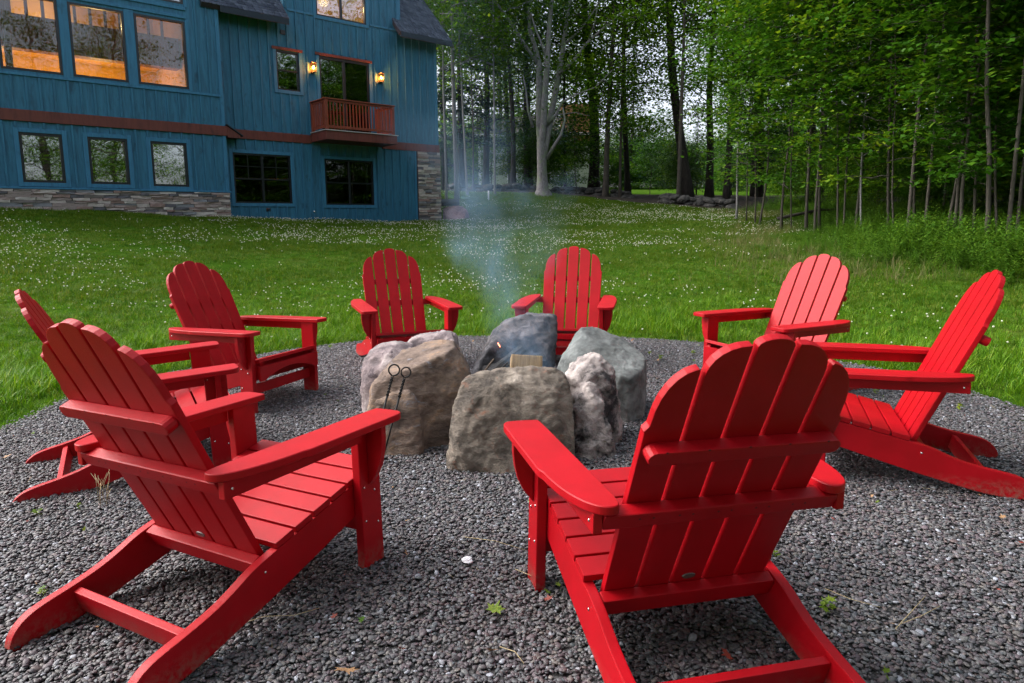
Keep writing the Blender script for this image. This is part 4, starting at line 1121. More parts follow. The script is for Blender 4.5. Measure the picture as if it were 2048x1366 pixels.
# purple boulder with a black drain pipe at the corner of the house, white marker pipe
P0 = [(884, 440, 25.3), (886, 415, 25.5), (900, 411, 25.6), (924, 411, 25.6), (934, 420, 25.5), (938, 436, 25.4), (930, 441, 25.2)]
boulder_later = (P0,)
PIPE = m_plain('black_corrugated_pipe', (0.03, 0.032, 0.036), .5)
a, b = at(878, 405, 25.45), at(917, 405, 25.75); n_ = 36
me = tube_mesh('drain_pipe', [([a.lerp(b, k / n_) - a for k in range(n_ + 1)], [.125 + .008 * (k % 2) for k in range(n_ + 1)])], 16)
link('drain_pipe', me, PIPE, None, 'black corrugated drain pipe lying on the purple boulder by the house corner', 'pipe').location = a
a = at(977, 386, 29.5); link('marker_pipe', tube_mesh('marker_pipe', [([Vector((0, 0, -.2)), Vector((0, 0, .42))], .035)], 10), WHITE, None, 'short white marker pipe standing at the lawn edge', 'pipe').location = (a.x, a.y, z1(a.x, a.y))
# a dead branch lying in the thicket
a, b = at(1556, 437, 18.5), at(1712, 418, 19.5)
me = tube_mesh('fallen_branch', [([Vector((0, 0, 0)), (b - a) * .5 + Vector((0, 0, .1)), b - a], [.05, .04, .015]), ([(b - a) * .4, (b - a) * .62 + Vector((0, 0, .5))], [.02, .006])], 6)
link('fallen_branch', me, BK_DARK, None, 'dark fallen branch propped across the young stems', 'branch').location = a

# ------------------------------------------------------------------ adirondack chairs
TB = 0.46                                    # back recline: dy/dz
_L = math.hypot(1, TB)
def back_pt(s, off=0.0):
    """s metres up the back from its foot; off towards the rear"""
    z = 0.165 + s / _L; y = -0.440 - s * TB / _L
    return y - off / _L, z - off * TB / _L
SB = (0.95 - 0.165) * _L                     # length of the back
def s_of(z): return (z - 0.165) * _L
def slat_outline(i):
    """outline (x, s) of back slat i = -2..2; rounded tops make one scalloped arch"""
    k0 = 0.94
    if i == 0:
        x0, x1 = -0.046, 0.046
        top = arc(0, s_of(0.932), 0.046, SB - s_of(0.932), 0, 180, 8)
        pts = [(x0 * k0, 0), (x1 * k0, 0)] + top
    elif abs(i) == 1:
        x0, x1 = 0.0585, 0.1525
        s0, s1 = s_of(0.935), s_of(0.872)
        top = [(x1, s1 - .02)] + [(x0 + (x1 - x0) * math.cos(R(q)) ** 0.9, s1 - .015 + (s0 - s1 + .015) * math.sin(R(q)) ** 0.85) for q in (6, 18, 32, 46, 60, 75, 90)]
        pts = [(x0 * k0, 0), (x1 * k0, 0)] + top
    else:
        x0, x1 = 0.165, 0.258
        s0, s2 = s_of(0.882), s_of(0.752)
        top = [(x1, s_of(0.722)), (x1 + .002, s_of(0.728)), (x1 - 0.009, s2 - 0.012), (x1 - 0.010, s2)]
        top += [(x0 + (x1 - .010 - x0) * math.cos(R(q)), s2 + (s0 - s2) * math.sin(R(q)) ** 0.92) for q in (12, 26, 40, 54, 68, 80)]
        top += [(x0 + 0.004, s0 + .001), (x0, s0 - .004)]
        pts = [(x0 * k0, 0), (x1 * k0, 0)] + top
    if i < 0: pts = [(-a, b) for a, b in pts][::-1]
    return pts
def slat_mesh(i):
    bm = bmesh.new(); th = 0.022
    pts = slat_outline(i)
    def P(p, off): y, z = back_pt(p[1], off); return (p[0], y, z)
    a = [bm.verts.new(P(p, 0)) for p in pts]; b = [bm.verts.new(P(p, th)) for p in pts]
    bm.faces.new(a); bm.faces.new(b[::-1]); n = len(pts)
    for k in range(n): bm.faces.new((a[k], b[k], b[(k + 1) % n], a[(k + 1) % n]))
    bmesh.ops.recalc_face_normals(bm, faces=bm.faces[:])
    es = [e for e in bm.edges if e.calc_face_angle() > R(32)]
    bmesh.ops.bevel(bm, geom=es, offset=0.004, segments=2, affect='EDGES', profile=.7)
    return bm_mesh('back_slat', bm)
def cross_mesh(x0, x1, s, h, th, rnd=0.02, o0=0.0225):
    """board across the back of the slats, ends rounded"""
    bm = bmesh.new()
    pts = []
    pts += arc(x1 - rnd, 0, rnd, h / 2, -90, 90, 6) + arc(x0 + rnd, 0, rnd, h / 2, 90, 270, 6)
    def P(p, off): y, z = back_pt(s + p[1], off); return (p[0], y, z)
    a = [bm.verts.new(P(p, o0)) for p in pts]; b = [bm.verts.new(P(p, o0 + th)) for p in pts]
    bm.faces.new(a); bm.faces.new(b[::-1]); n = len(pts)
    for k in range(n): bm.faces.new((a[k], b[k], b[(k + 1) % n], a[(k + 1) % n]))
    bmesh.ops.recalc_face_normals(bm, faces=bm.faces[:])
    es = [e for e in bm.edges if e.calc_face_angle() > R(32)]
    bmesh.ops.bevel(bm, geom=es, offset=0.0045, segments=2, affect='EDGES', profile=.7)
    return bm_mesh('cross_rail', bm)
# side skid profile (y, z)
def seat_z(y): return 0.322 + (y - 0.0) * 0.245      # seat frame top line
skid = [(0.0, 0.320), (-0.452, seat_z(-0.452)), (-0.500, 0.200), (-0.545, 0.186), (-0.60, 0.160), (-0.66, 0.137), (-0.74, 0.118), (-0.82, 0.104), (-0.865, 0.092), (-0.900, 0.070), (-0.922, 0.040), (-0.930, 0.004),
        (-0.880, 0.000), (-0.80, 0.001), (-0.72, 0.012), (-0.62, 0.036), (-0.45, 0.080), (-0.25, 0.138), (-0.005, 0.212)]
def chaikin(p, n=1):
    for _ in range(n):
        q = []
        for i in range(len(p)):
            a, b = p[i], p[(i + 1) % len(p)]
            if math.hypot(b[0] - a[0], b[1] - a[1]) > .18: t = .06
            else: t = .25
            q += [(a[0] + (b[0] - a[0]) * t, a[1] + (b[1] - a[1]) * t), (b[0] + (a[0] - b[0]) * t, b[1] + (a[1] - b[1]) * t)]
        p = q
    return p
skid = chaikin(skid, 2)
def skid_mesh(s): return prism_mesh('skid', skid[::-1] if s > 0 else skid, 'x', s * 0.2600, s * 0.2905, 0.004)
def seat_slat_mesh(k):
    bm = bmesh.new()
    y1 = 0.016 - k * 0.0785; y0 = y1 - 0.0695
    pts = []
    t_ = 0.021
    c = Vector((0, y0 - y1, seat_z(y0) - seat_z(y1))).normalized(); nrm = Vector((0, -c.z, c.y)); nrm = nrm if nrm.z > 0 else -nrm
    a = Vector((0, y1, seat_z(y1) + .0015)); b = Vector((0, y0, seat_z(y0) + .0015))
    vs = []
    for x in (-0.291, 0.291):
        for p in (a, b):
            for q in (0, t_):
                w = p + nrm * q; vs.append(bm.verts.new((x, w.y, w.z)))
    for f in ((0, 1, 3, 2), (4, 6, 7, 5), (0, 4, 5, 1), (2, 3, 7, 6), (0, 2, 6, 4), (1, 5, 7, 3)): bm.faces.new([vs[i] for i in f])
    bmesh.ops.recalc_face_normals(bm, faces=bm.faces[:])
    bmesh.ops.bevel(bm, geom=bm.edges[:], offset=0.003, segments=2, affect='EDGES', profile=.7)
    return bm_mesh('seat_slat', bm)
def arm_mesh(s):
    pts = [(0.290, 0.040), (0.283, 0.030), (0.281, -0.10), (0.279, -0.45), (0.278, -0.600), (0.281, -0.650), (0.292, -0.668), (0.318, -0.670), (0.345, -0.655), (0.372, -0.610), (0.392, -0.540), (0.402, -0.470), (0.404, -0.425), (0.4115, -0.405), (0.4125, -0.20),
           (0.4125, 0.000), (0.407, 0.022), (0.395, 0.036), (0.378, 0.042)]
    pts = [(s * a, b) for a, b in chaikin(pts, 2)]
    if s < 0: pts = pts[::-1]
    return prism_mesh('armrest', pts, 'z', 0.5035, 0.5275, 0.006, 3)
def bracket_mesh(s):
    pts = [(0.3275, 0.5030), (0.3965, 0.5030), (0.3960, 0.455), (0.390, 0.41), (0.378, 0.365), (0.358, 0.325), (0.3275, 0.287)]
    pts = [(s * a, b) for a, b in pts]
    if s > 0: pts = pts[::-1]
    return prism_mesh('arm_bracket', pts, 'y', -0.072, -0.048, 0.003)
def apron_mesh():
    top = [(-0.290, 0.300), (-0.290, 0.205)] + [(-0.25 + 0.5 * i / 14, 0.205 + 0.055 * math.sin(math.pi * i / 14) ** 0.8) for i in range(15)] + [(0.290, 0.205), (0.290, 0.300)]
    return prism_mesh('front_apron', top, 'y', 0.0015, 0.0205, 0.003)
def bolt_mesh():
    bm = bmesh.new(); bmesh.ops.create_uvsphere(bm, u_segments=8, v_segments=5, radius=0.0045)
    for vv in bm.verts: vv.co.x *= 0.55
    return bm_mesh('bolt', bm, True)
def holes_mesh():
    bm = bmesh.new()
    for k in range(6):
        for q in (0.018, 0.052):
            y = 0.016 - k * 0.0785 - q; z = seat_z(y) + .0015 + 0.0216
            for x in (-0.275, 0.275):
                m = Matrix.Translation((x, y, z)) @ Matrix.Rotation(math.atan(0.245), 4, 'X')
                bmesh.ops.create_circle(bm, cap_ends=True, radius=0.0034, segments=8, matrix=m)
    return bm_mesh('screw_hole', bm)
def back_holes_mesh():
    bm = bmesh.new()
    for z, th in ((0.698, .0225 + .0375), (0.505, .0225 + .0375)):
        for x in (-.21, -.105, 0, .105, .21):
            for dx in (-.018, .018) if z < .6 else (0,):
                y, zz = back_pt(s_of(z), th)
                m = Matrix.Translation((x + dx, y, zz)) @ Matrix.Rotation(R(90) - math.atan(TB) * -1, 4, 'X')
                bmesh.ops.create_circle(bm, cap_ends=True, radius=0.0032, segments=8, matrix=m)
    return bm_mesh('screw_hole', bm)
def plate_mesh():
    bm = bmesh.new(); y, z = back_pt(0.075, 0.0235)
    m = Matrix.Translation((0, y, z)) @ Matrix.Rotation(R(90) + math.atan(TB), 4, 'X') @ Matrix.Diagonal((1, .5, 1, 1))
    bmesh.ops.create_cone(bm, cap_ends=True, radius1=0.021, radius2=0.019, depth=0.003, segments=20, matrix=m)
    return bm_mesh('badge', bm)

CH_MESH = {}
def chair(name, loc, rot, label):
    root = empty(name, loc, rot, label, 'chair', 'red adirondack chairs around the fire pit')
    if not CH_MESH:
        L_ = []
        for i in (-2, -1, 0, 1, 2): L_.append(('back_slat', slat_mesh(i), RED))
        L_.append(('cross_rail', cross_mesh(-0.252, 0.252, s_of(0.698) - .02, 0.040, 0.037), RED))
        L_.append(('cross_rail', cross_mesh(-0.322, 0.322, s_of(0.500), 0.046, 0.037, 0.006), RED))
        L_.append(('cross_rail', cross_mesh(-0.2595, 0.2595, 0.024, 0.060, 0.034, 0.004), RED))
        for k in range(6): L_.append(('seat_slat', seat_slat_mesh(k), RED))
        for s in (-1, 1):
            L_.append(('skid', skid_mesh(s), RED))
            a, b = sorted((s * 0.2925, s * 0.3265))
            L_.append(('leg', box_mesh('leg', a, b, -0.112, -0.012, -0.004, 0.5030, 0.004, 2), RED))
            L_.append(('armrest', arm_mesh(s), RED))
            a, b = sorted((s * 0.3280, s * 0.3500))
            L_.append(('arm_rail', box_mesh('arm_rail', a - (s > 0) * .0335 + (s < 0) * .0, b + (s < 0) * .0335 - 0 * s, -0.645, -0.1135, 0.458, 0.5030, 0.003, 2) if False else box_mesh('arm_rail', *sorted((s * 0.3230, s * 0.3470)), -0.650, -0.1135, 0.452, 0.5030, 0.003, 2), RED))
            L_.append(('arm_bracket', bracket_mesh(s), RED))
        L_.append(('front_apron', apron_mesh(), RED))
        L_.append(('stretcher', box_mesh('stretcher', -0.2915, 0.2915, -0.075, -0.055, 0.112, 0.176, 0.004, 2), RED))
        L_.append(('stretcher', prism_mesh('stretcher', [(-0.712, 0.036), (-0.732, 0.032), (-0.750, 0.100), (-0.728, 0.106)], 'x', -0.2595, 0.2595, 0.003), RED))
        L_.append(('screw_hole', holes_mesh(), DARKHOLE)); L_.append(('screw_hole', back_holes_mesh(), DARKHOLE))
        L_.append(('badge', plate_mesh(), m_plain('tarnished_badge', (.16, .14, .14), .45, .7)))
        bm_ = bolt_mesh(); bm_.materials.append(STEEL)
        for s in (-1, 1):
            for (yy, zz) in ((-0.095, 0.285), (-0.045, 0.262), (-0.095, 0.165), (-0.035, 0.142), (-0.098, 0.475)):
                L_.append(('bolt', bm_, None, (s * 0.3280, yy, zz)))
            L_.append(('bolt', bm_, None, (s * 0.2915, -0.495, 0.165)))
            L_.append(('bolt', bm_, None, (s * 0.3480, -0.625, 0.478)))
        for q in L_:
            if q[2] is not None and not len(q[1].materials): q[1].materials.append(q[2])
        CH_MESH['l'] = L_
    for q in CH_MESH['l']:
        o = bpy.data.objects.new(q[0], q[1]); COL.objects.link(o); o.parent = root
        if len(q) > 3: o.location = q[3]
        if q[0] == 'screw_hole': o['kind'] = 'stuff'
    return root
CH = [((-0.7443, 2.4167), (-0.0036, -0.0281, -0.5058), 0.0055, 'red adirondack chair seen from behind, its wide armrest pointing at the fire tools'),
      ((0.3574, 2.1997), (0.0004, 0.0240, 0.2392), 0.0030, 'red adirondack chair seen squarely from behind, in front of the pale boulder'),
      ((-1.5292, 3.4624), (0.0362, 0.0111, -1.0349), -0.006, 'red adirondack chair mostly hidden behind the left near chair'),
      ((-1.4932, 4.3617), (0.0100, -0.0145, -1.9251), 0.0044, 'red adirondack chair on the left gravel edge, turned sideways, front apron showing'),
      ((-0.7949, 5.2422), (-0.0311, -0.0130, 3.5454), -0.0065, 'red adirondack chair facing the camera behind the brown boulder, left of the smoke'),
      ((0.4026, 5.2927), (-0.0276, 0.0023, 2.9263), -0.0036, 'red adirondack chair facing the camera behind the sooty boulder, one armrest in the smoke'),
      ((1.4966, 4.3809), (0.0151, -0.0151, 2.0540), 0.0080, 'red adirondack chair angled left on the right gravel edge, pale pink sheen on its back'),
      ((1.4350, 3.2591), (-0.0188, 0.0084, 1.1986), -0.0027, 'red adirondack chair in profile at far right, facing left with long skids behind it')]
for (xy, rt, dz, lb) in CH:
    chair('adirondack_chair', (xy[0], xy[1], dz + 0.004), rt, lb)

# ------------------------------------------------------------------ boulders of the fire ring
def hull_mesh(groups, voxel=0.03, smooth=1, amp=0.02, fine=0.006, seed=0, sc1=2.2, name='boulder', chips=16, cut=(.84, .955)):
    bm = bmesh.new()
    for pts in groups:
        b2 = bmesh.new()
        vs = [b2.verts.new(p) for p in pts]
        r = bmesh.ops.convex_hull(b2, input=vs)
        junk = [e for e in r['geom_interior'] + r['geom_unused'] if isinstance(e, bmesh.types.BMVert)]
        if junk: bmesh.ops.delete(b2, geom=list(set(junk)), context='VERTS')
        rc = random.Random(seed * 31 + len(pts))
        cen = sum((v_.co for v_ in b2.verts), Vector()) / len(b2.verts)
        for _ in range(chips):
            nn = Vector((rc.gauss(0, 1), rc.gauss(-.35, 1), rc.gauss(.1, .8))).normalized()
            sup = max((v_.co - cen).dot(nn) for v_ in b2.verts)
            r2 = bmesh.ops.bisect_plane(b2, geom=b2.verts[:] + b2.edges[:] + b2.faces[:], plane_co=cen + nn * sup * rc.uniform(*cut), plane_no=nn, clear_outer=True)
            ed = [e for e in r2['geom_cut'] if isinstance(e, bmesh.types.BMEdge)]
            if ed: bmesh.ops.contextual_create(b2, geom=ed)
        bmesh.ops.recalc_face_normals(b2, faces=b2.faces[:])
        tmp = bpy.data.meshes.new('tmp'); b2.to_mesh(tmp); b2.free(); bm.from_mesh(tmp); bpy.data.meshes.remove(tmp)
    me = bpy.data.meshes.new(name); bm.to_mesh(me); bm.free()
    o = bpy.data.objects.new('tmp_hull', me); COL.objects.link(o)
    md = o.modifiers.new('r', 'REMESH'); md.mode = 'VOXEL'; md.voxel_size = voxel; md.adaptivity = 0
    sm = o.modifiers.new('s', 'SMOOTH'); sm.factor = 0.5; sm.iterations = max(1, smooth)
    dg = bpy.context.evaluated_depsgraph_get()
    out = bpy.data.meshes.new_from_object(o.evaluated_get(dg))
    bpy.data.objects.remove(o); bpy.data.meshes.remove(me)
    n = len(out.vertices)
    co_ = np.empty(n * 3, np.float32); out.vertices.foreach_get('co', co_); co_ = co_.reshape(-1, 3)
    nr = np.empty(n * 3, np.float32); out.vertices.foreach_get('normal', nr); nr = nr.reshape(-1, 3)
    off = Vector((seed * 5.3, seed * 2.1, seed * 9.7))
    for i in range(n):
        p = Vector(co_[i]); 
        a = mnoise.fractal(p * sc1 + off, 0.9, 2.1, 4)
        rg = mnoise.ridged_multi_fractal(p * sc1 * 2.3 + off, 0.9, 2.2, 4, 1.0, 2.0) - 1.1
        f = mnoise.fractal(p * 17 + off, 0.7, 2.2, 4) * 1.6
        vd, vp = mnoise.voronoi(Vector((p.x, p.y, p.z * 1.0)) * 7 + off + Vector((a, a, a)) * .6); f += .7 * min(vd[1] - vd[0], .45) - .2
        co_[i] += nr[i] * (amp * a + amp * 0.35 * rg + fine * f)
    out.vertices.foreach_set('co', co_.ravel())
    out.polygons.foreach_set('use_smooth', np.ones(len(out.polygons), dtype=bool))
    out.name = name; out.update()
    return out
def A_(l): return [at(*p) for p in l]
def g_(l, z=-0.06): return [Vector((x, y, z)) for x, y in l]
RK_BROWN = m_rock('brown_sandstone', [(0.22, (0.090, 0.064, 0.052)), (0.42, (0.175, 0.125, 0.100)), (0.58, (0.245, 0.180, 0.140)), (0.72, (0.32, 0.20, 0.125)), (0.85, (0.31, 0.28, 0.26))], 3.4, (0.24, 0.24, 0.27), (0.60, 0.68), (1, 1, 2.0))
RK_GREY = m_rock('grey_green_stone', [(0.22, (0.100, 0.108, 0.105)), (0.5, (0.195, 0.210, 0.205)), (0.78, (0.30, 0.315, 0.305))], 3.0, (0.15, 0.085, 0.060), (0.64, 0.72))
RK_SLAB = m_rock('rough_brown_grey_stone', [(0.2, (0.075, 0.062, 0.052)), (0.42, (0.165, 0.138, 0.112)), (0.6, (0.235, 0.198, 0.160)), (0.8, (0.33, 0.285, 0.24))], 4.5, (0.24, 0.120, 0.080), (0.56, 0.68), (1, 1, 1.4))
RK_PALE = m_rock('pale_pitted_stone', [(0.28, (0.041, 0.038, 0.041)), (0.42, (0.223, 0.196, 0.189)), (0.6, (0.405, 0.351, 0.338)), (0.8, (0.567, 0.499, 0.472))], 5.0, (0.10, 0.085, 0.040), (0.62, 0.70))
RK_SOOT = m_rock('sooty_stone', [(0.25, (0.030, 0.030, 0.036)), (0.5, (0.090, 0.088, 0.100)), (0.7, (0.17, 0.15, 0.155))], 3.0, (0.17, 0.075, 0.065), (0.62, 0.74), soot=0.50)
RK_PINK = m_rock('pinkish_grey_stone', [(0.25, (0.149, 0.121, 0.128)), (0.45, (0.257, 0.203, 0.209)), (0.6, (0.365, 0.297, 0.297)), (0.8, (0.472, 0.405, 0.405))], 3.4, (0.10, 0.075, 0.085), (0.55, 0.62))
RK_PURP = m_rock('purple_sandstone', [(0.25, (0.16, 0.085, 0.090)), (0.5, (0.26, 0.150, 0.150)), (0.75, (0.34, 0.22, 0.22))], 2.6)
GRP = 'boulders ringing the fire pit'
def boulder(groups, mat, label, group=GRP, **kw):
    me = hull_mesh(groups, **kw)
    c = np.empty(len(me.vertices) * 3, np.float32); me.vertices.foreach_get('co', c); c = c.reshape(-1, 3)
    o0 = Vector((float(c[:, 0].mean()), float(c[:, 1].mean()), 0))
    me.transform(Matrix.Translation(-o0))
    o = link('boulder', me, mat, None, label, 'boulder', group); o.location = o0
    return o
# front centre slab
f = [(884, 950, 3.10), (896, 862, 3.14), (914, 795, 3.18), (930, 762, 3.22), (958, 745, 3.24), (1010, 740, 3.25), (1060, 729, 3.28), (1112, 734, 3.28), (1133, 752, 3.26), (1147, 790, 3.22), (1149, 850, 3.18), (1153, 940, 3.12)]
m_ = [(905, 900, 3.05), (1000, 955, 3.03), (1110, 950, 3.05), (940, 800, 3.13), (1020, 770, 3.15), (1110, 790, 3.15)]
b = [(930, 800, 3.50), (960, 750, 3.50), (1060, 735, 3.52), (1120, 745, 3.50), (1130, 850, 3.46)]
boulder([A_(f + m_ + b) + g_([(-.27, 3.12), (.27, 3.12), (-.25, 3.45), (.25, 3.45)])], RK_SLAB, 'broad brown grey slab boulder standing upright at the front of the ring', seed=1, chips=9, cut=(.92, .98), amp=.014, fine=.006, voxel=.012, smooth=0)
# brown slab, front left
rf = [(750, 775, 3.44), (800, 748, 3.44), (830, 745, 3.46), (887, 710, 3.52), (931, 695, 3.56)]
bt = [(748, 750, 3.56), (772, 726, 3.65), (810, 697, 3.78), (836, 684, 3.86), (870, 677, 3.92), (924, 676, 3.92)]
rt_ = [(941, 728, 3.66), (944, 760, 3.72), (938, 880, 3.56)]
bf = [(742, 822, 3.44), (748, 903, 3.42), (850, 915, 3.38), (890, 915, 3.42)]
fr = [(752, 800, 3.36), (800, 765, 3.35), (828, 775, 3.36), (842, 840, 3.34), (848, 912, 3.31), (785, 912, 3.31), (745, 880, 3.34)]
boulder([A_(rf + bt + rt_ + bf) + g_([(-.86, 3.45), (-.30, 3.42), (-.86, 3.9), (-.3, 3.95), (-.62, 3.32)]),
         A_(fr) + g_([(-.68, 3.28), (-.46, 3.28), (-.7, 3.6), (-.45, 3.6)])], RK_BROWN, 'large brown slab boulder with a sloping flat top, fire tools leaning on it', seed=2, amp=.010, fine=.005, voxel=.012, smooth=0)
# pale pitted boulder
f = [(1128, 745, 3.50), (1143, 716, 3.52), (1174, 698, 3.55), (1193, 700, 3.55), (1212, 716, 3.53), (1230, 740, 3.50), (1236, 768, 3.50), (1241, 810, 3.48), (1247, 852, 3.48), (1250, 893, 3.48), (1200, 760, 3.40), (1160, 760, 3.42)]
b = [(1150, 740, 3.72), (1190, 715, 3.74), (1225, 770, 3.72)]
fr = [(1150, 765, 3.42), (1178, 752, 3.42), (1205, 775, 3.40), (1152, 800, 3.34), (1184, 790, 3.31), (1212, 842, 3.30), (1225, 875, 3.27), (1232, 905, 3.26), (1210, 930, 3.23), (1180, 932, 3.22), (1150, 915, 3.26)]
boulder([A_(f + b) + g_([(.32, 3.4), (.58, 3.45), (.32, 3.75), (.58, 3.75)]), A_(fr) + g_([(.33, 3.24), (.5, 3.24), (.33, 3.5), (.52, 3.5)])], RK_PALE,
        'narrow pale pitted boulder with dark hollows, wedged beside the front slab', seed=3, amp=.022, fine=.011, voxel=.012, smooth=0)
# grey green
cr = [(1133, 670, 4.15), (1151, 653, 4.2), (1170, 655, 4.24), (1194, 652, 4.3), (1218, 662, 4.3), (1245, 677, 4.3), (1269, 692, 4.25), (1291, 715, 4.1), (1294, 730, 4.0)]
fr = [(1262, 757, 3.80), (1200, 742, 3.82), (1112, 722, 3.92), (1104, 730, 3.95)]
lo = [(1294, 800, 3.97), (1288, 842, 3.90), (1250, 850, 3.80), (1200, 850, 3.85), (1110, 790, 3.95)]
boulder([A_(cr + fr + lo) + g_([(.30, 3.95), (.60, 3.84), (.80, 3.92), (.85, 4.3), (.35, 4.45), (.7, 4.45)])], RK_GREY, 'big grey green boulder with a smooth tilted top, right side of the ring', seed=4, amp=.009, fine=.004, voxel=.013, smooth=0)
# sooty back boulder
f = [(944, 703, 4.35), (958, 690, 4.42), (983, 673, 4.5), (996, 659, 4.55), (1010, 645, 4.6), (1036, 636, 4.65), (1058, 630, 4.68), (1094, 632, 4.70), (1114, 633, 4.68), (1115, 645, 4.62), (1109, 670, 4.55), (1100, 705, 4.48), (1090, 722, 4.45), (1020, 700, 4.42), (980, 720, 4.38)]
boulder([A_(f) + [p + Vector((0, .30, -.03)) for p in A_(f[3:11])] + g_([(-.28, 4.3), (.25, 4.35), (.30, 4.85), (-.25, 4.8)])], RK_SOOT, 'soot blackened boulder behind the smoking logs, tallest of the ring', seed=5, amp=.014, fine=.007, voxel=.013, smooth=0)
# small back-left
f = [(808, 676, 4.45), (833, 668, 4.5), (858, 660, 4.52), (880, 654, 4.55), (908, 666, 4.5), (913, 678, 4.45), (812, 695, 4.4), (910, 695, 4.4)]
boulder([A_(f) + [p + Vector((0, .25, -.03)) for p in A_(f[1:5])] + g_([(-.78, 4.35), (-.35, 4.35), (-.75, 4.75), (-.38, 4.75)])], RK_PINK, 'low craggy boulder just in front of the chair left of the smoke', seed=6, amp=.026, fine=.008, voxel=.013, smooth=0)
# pink round left
f = [(728, 725, 4.0), (740, 702, 4.05), (764, 687, 4.1), (789, 682, 4.14), (808, 686, 4.14), (824, 697, 4.1), (726, 780, 3.92), (729, 835, 3.86), (760, 720, 3.9), (790, 710, 3.9)]
boulder([A_(f) + [p + Vector((0.02, .25, -.05)) for p in A_(f[1:5])] + g_([(-.88, 3.85), (-.55, 3.82), (-.90, 4.2), (-.55, 4.4)])], RK_PINK, 'rounded pinkish grey boulder at the left end of the ring', seed=7, amp=.016, fine=.005, voxel=.013, smooth=0)
# ---- inside the pit
ASH = m_rock('ash_bed', [(0.3, (0.02, 0.02, 0.02)), (0.5, (0.08, 0.08, 0.08)), (0.7, (0.22, 0.21, 0.20))], 9)
ap = [Vector((0.08 + .50 * math.cos(a), 3.98 + .42 * math.sin(a), 0.0)) for a in np.linspace(0, 6.28, 14)] + [Vector((0.08 + .3 * math.cos(a), 3.98 + .25 * math.sin(a), 0.13)) for a in np.linspace(0, 6.28, 9)]
am = hull_mesh([ap], voxel=.03, amp=.02, fine=.01, seed=11, name='ash')
link('ash', am, ASH, None, 'grey ash and burnt chunks heaped inside the ring of boulders', 'ash', None, 'stuff')
WOODN = NT('split_firewood'); v = WOODN.coords((30, 30, 2)); n = WOODN.noise(v, 4, 6, .7, .5); n2 = WOODN.noise(WOODN.coords((60, 60, 3)), 5, 2, .5)
WOODN.color(WOODN.mix(WOODN.ramp(n, [(0.3, (0.20, 0.12, 0.055)), (0.6, (0.42, 0.29, 0.15)), (0.8, (0.50, 0.37, 0.21))]), (0.05, 0.03, 0.02), WOODN.ramp(n2, [(0.66, (0, 0, 0)), (0.72, (1, 1, 1))])))
WOODN.set(Roughness=.85); WOODN.bump(n, .6, .006); WOODN = WOODN.m
BARK1 = m_bark('firewood_bark', (0.035, 0.025, 0.018), (0.11, 0.075, 0.05))
CHAR = m_rock('charred_wood', [(0.3, (0.006, 0.006, 0.007)), (0.6, (0.025, 0.025, 0.028)), (0.8, (0.10, 0.10, 0.11))], 12, bands=(1, 1, .3))
def logm(name, L_, r, wedge=None, seed=0, n=9):
    """log along local z; wedge: split log with two flat faces"""
    bm = bmesh.new(); rr = random.Random(seed)
    pts = [(r * (1 + rr.uniform(-.08, .08)) * math.cos(a), r * (1 + rr.uniform(-.08, .08)) * math.sin(a)) for a in np.linspace(0, 2 * math.pi, n + 1)[:-1]] if not wedge else \
          [(0, 0)] + [(r * (1 + rr.uniform(-.06, .06)) * math.cos(a), r * math.sin(a)) for a in np.linspace(0, R(wedge), 6)]
    rows = []
    K = 5
    for k in range(K + 1):
        z = -L_ / 2 + L_ * k / K
        rows.append([bm.verts.new((p[0] + rr.uniform(-.05, .05) * r, p[1] + rr.uniform(-.05, .05) * r, z)) for p in pts])
    m = len(pts)
    for k in range(K):
        for i in range(m): bm.faces.new((rows[k][i], rows[k][(i + 1) % m], rows[k + 1][(i + 1) % m], rows[k + 1][i]))
    bm.faces.new(rows[0][::-1]); bm.faces.new(rows[-1])
    return bm_mesh(name, bm)
def place(o, loc, direction, roll=0.0):
    q = Vector(direction).to_track_quat('Z', 'Y').to_matrix().to_4x4()
    o.matrix_world = Matrix.Translation(loc) @ q @ Matrix.Rotation(roll, 4, 'Z'); return o
lg = bm = None
me = box_mesh('firewood', -.095, .095, -.055, .055, -.17, .17, .008, 2, .008)
me.materials.append(WOODN)
o = link('firewood', me, None, None, 'pale freshly split log standing on top of the fire, not yet burnt', 'firewood', 'logs in the fire pit'); o.location = at(1051, 768, 4.0); o.rotation_euler = (-.35, .06, .05)
for lb, uv, d, L_, r in (('charred black log leaning left of the pale split log', (1000, 740, 4.12), (0.45, .25, .30), .40, .05), ('blackened log crossing beneath the pale split log', (1040, 775, 4.12), (1, .2, .06), .50, .06),
                         ('burnt half log resting against the sooty boulder', (1030, 735, 4.32), (.9, .3, .12), .42, .055), ('short charred log lying low at the left of the fire', (968, 762, 4.05), (.4, 1, .1), .36, .05)):
    me = logm('firewood', L_, r, None, int(L_ * 1000)); me.materials.append(CHAR)
    place(link('firewood', me, None, None, lb, 'firewood', 'logs in the fire pit'), at(*uv), d)
for lb, a, b, r, mt in (('reddish split stick poking out above the front slab', (962, 755, 3.72), (981, 730, 3.86), .012, BARK1), ('thin charred stick angled up to the right inside the pit', (996, 745, 3.75), (1010, 732, 3.88), .010, CHAR)):
    A0, B0 = at(*a), at(*b); d = (B0 - A0); me = logm('kindling', d.length + .12, r, 100, 5); me.materials.append(mt)
    place(link('kindling', me, None, None, lb, 'kindling', 'sticks in the fire pit'), (A0 + B0) / 2, d)
EMB = m_emit('ember_glow', (1.0, 0.16, 0.05), 5)
A0 = at(998, 690, 4.36)
me = box_mesh('ember', -.002, .002, -.003, .003, -.016, .016, .001); me.materials.append(EMB)
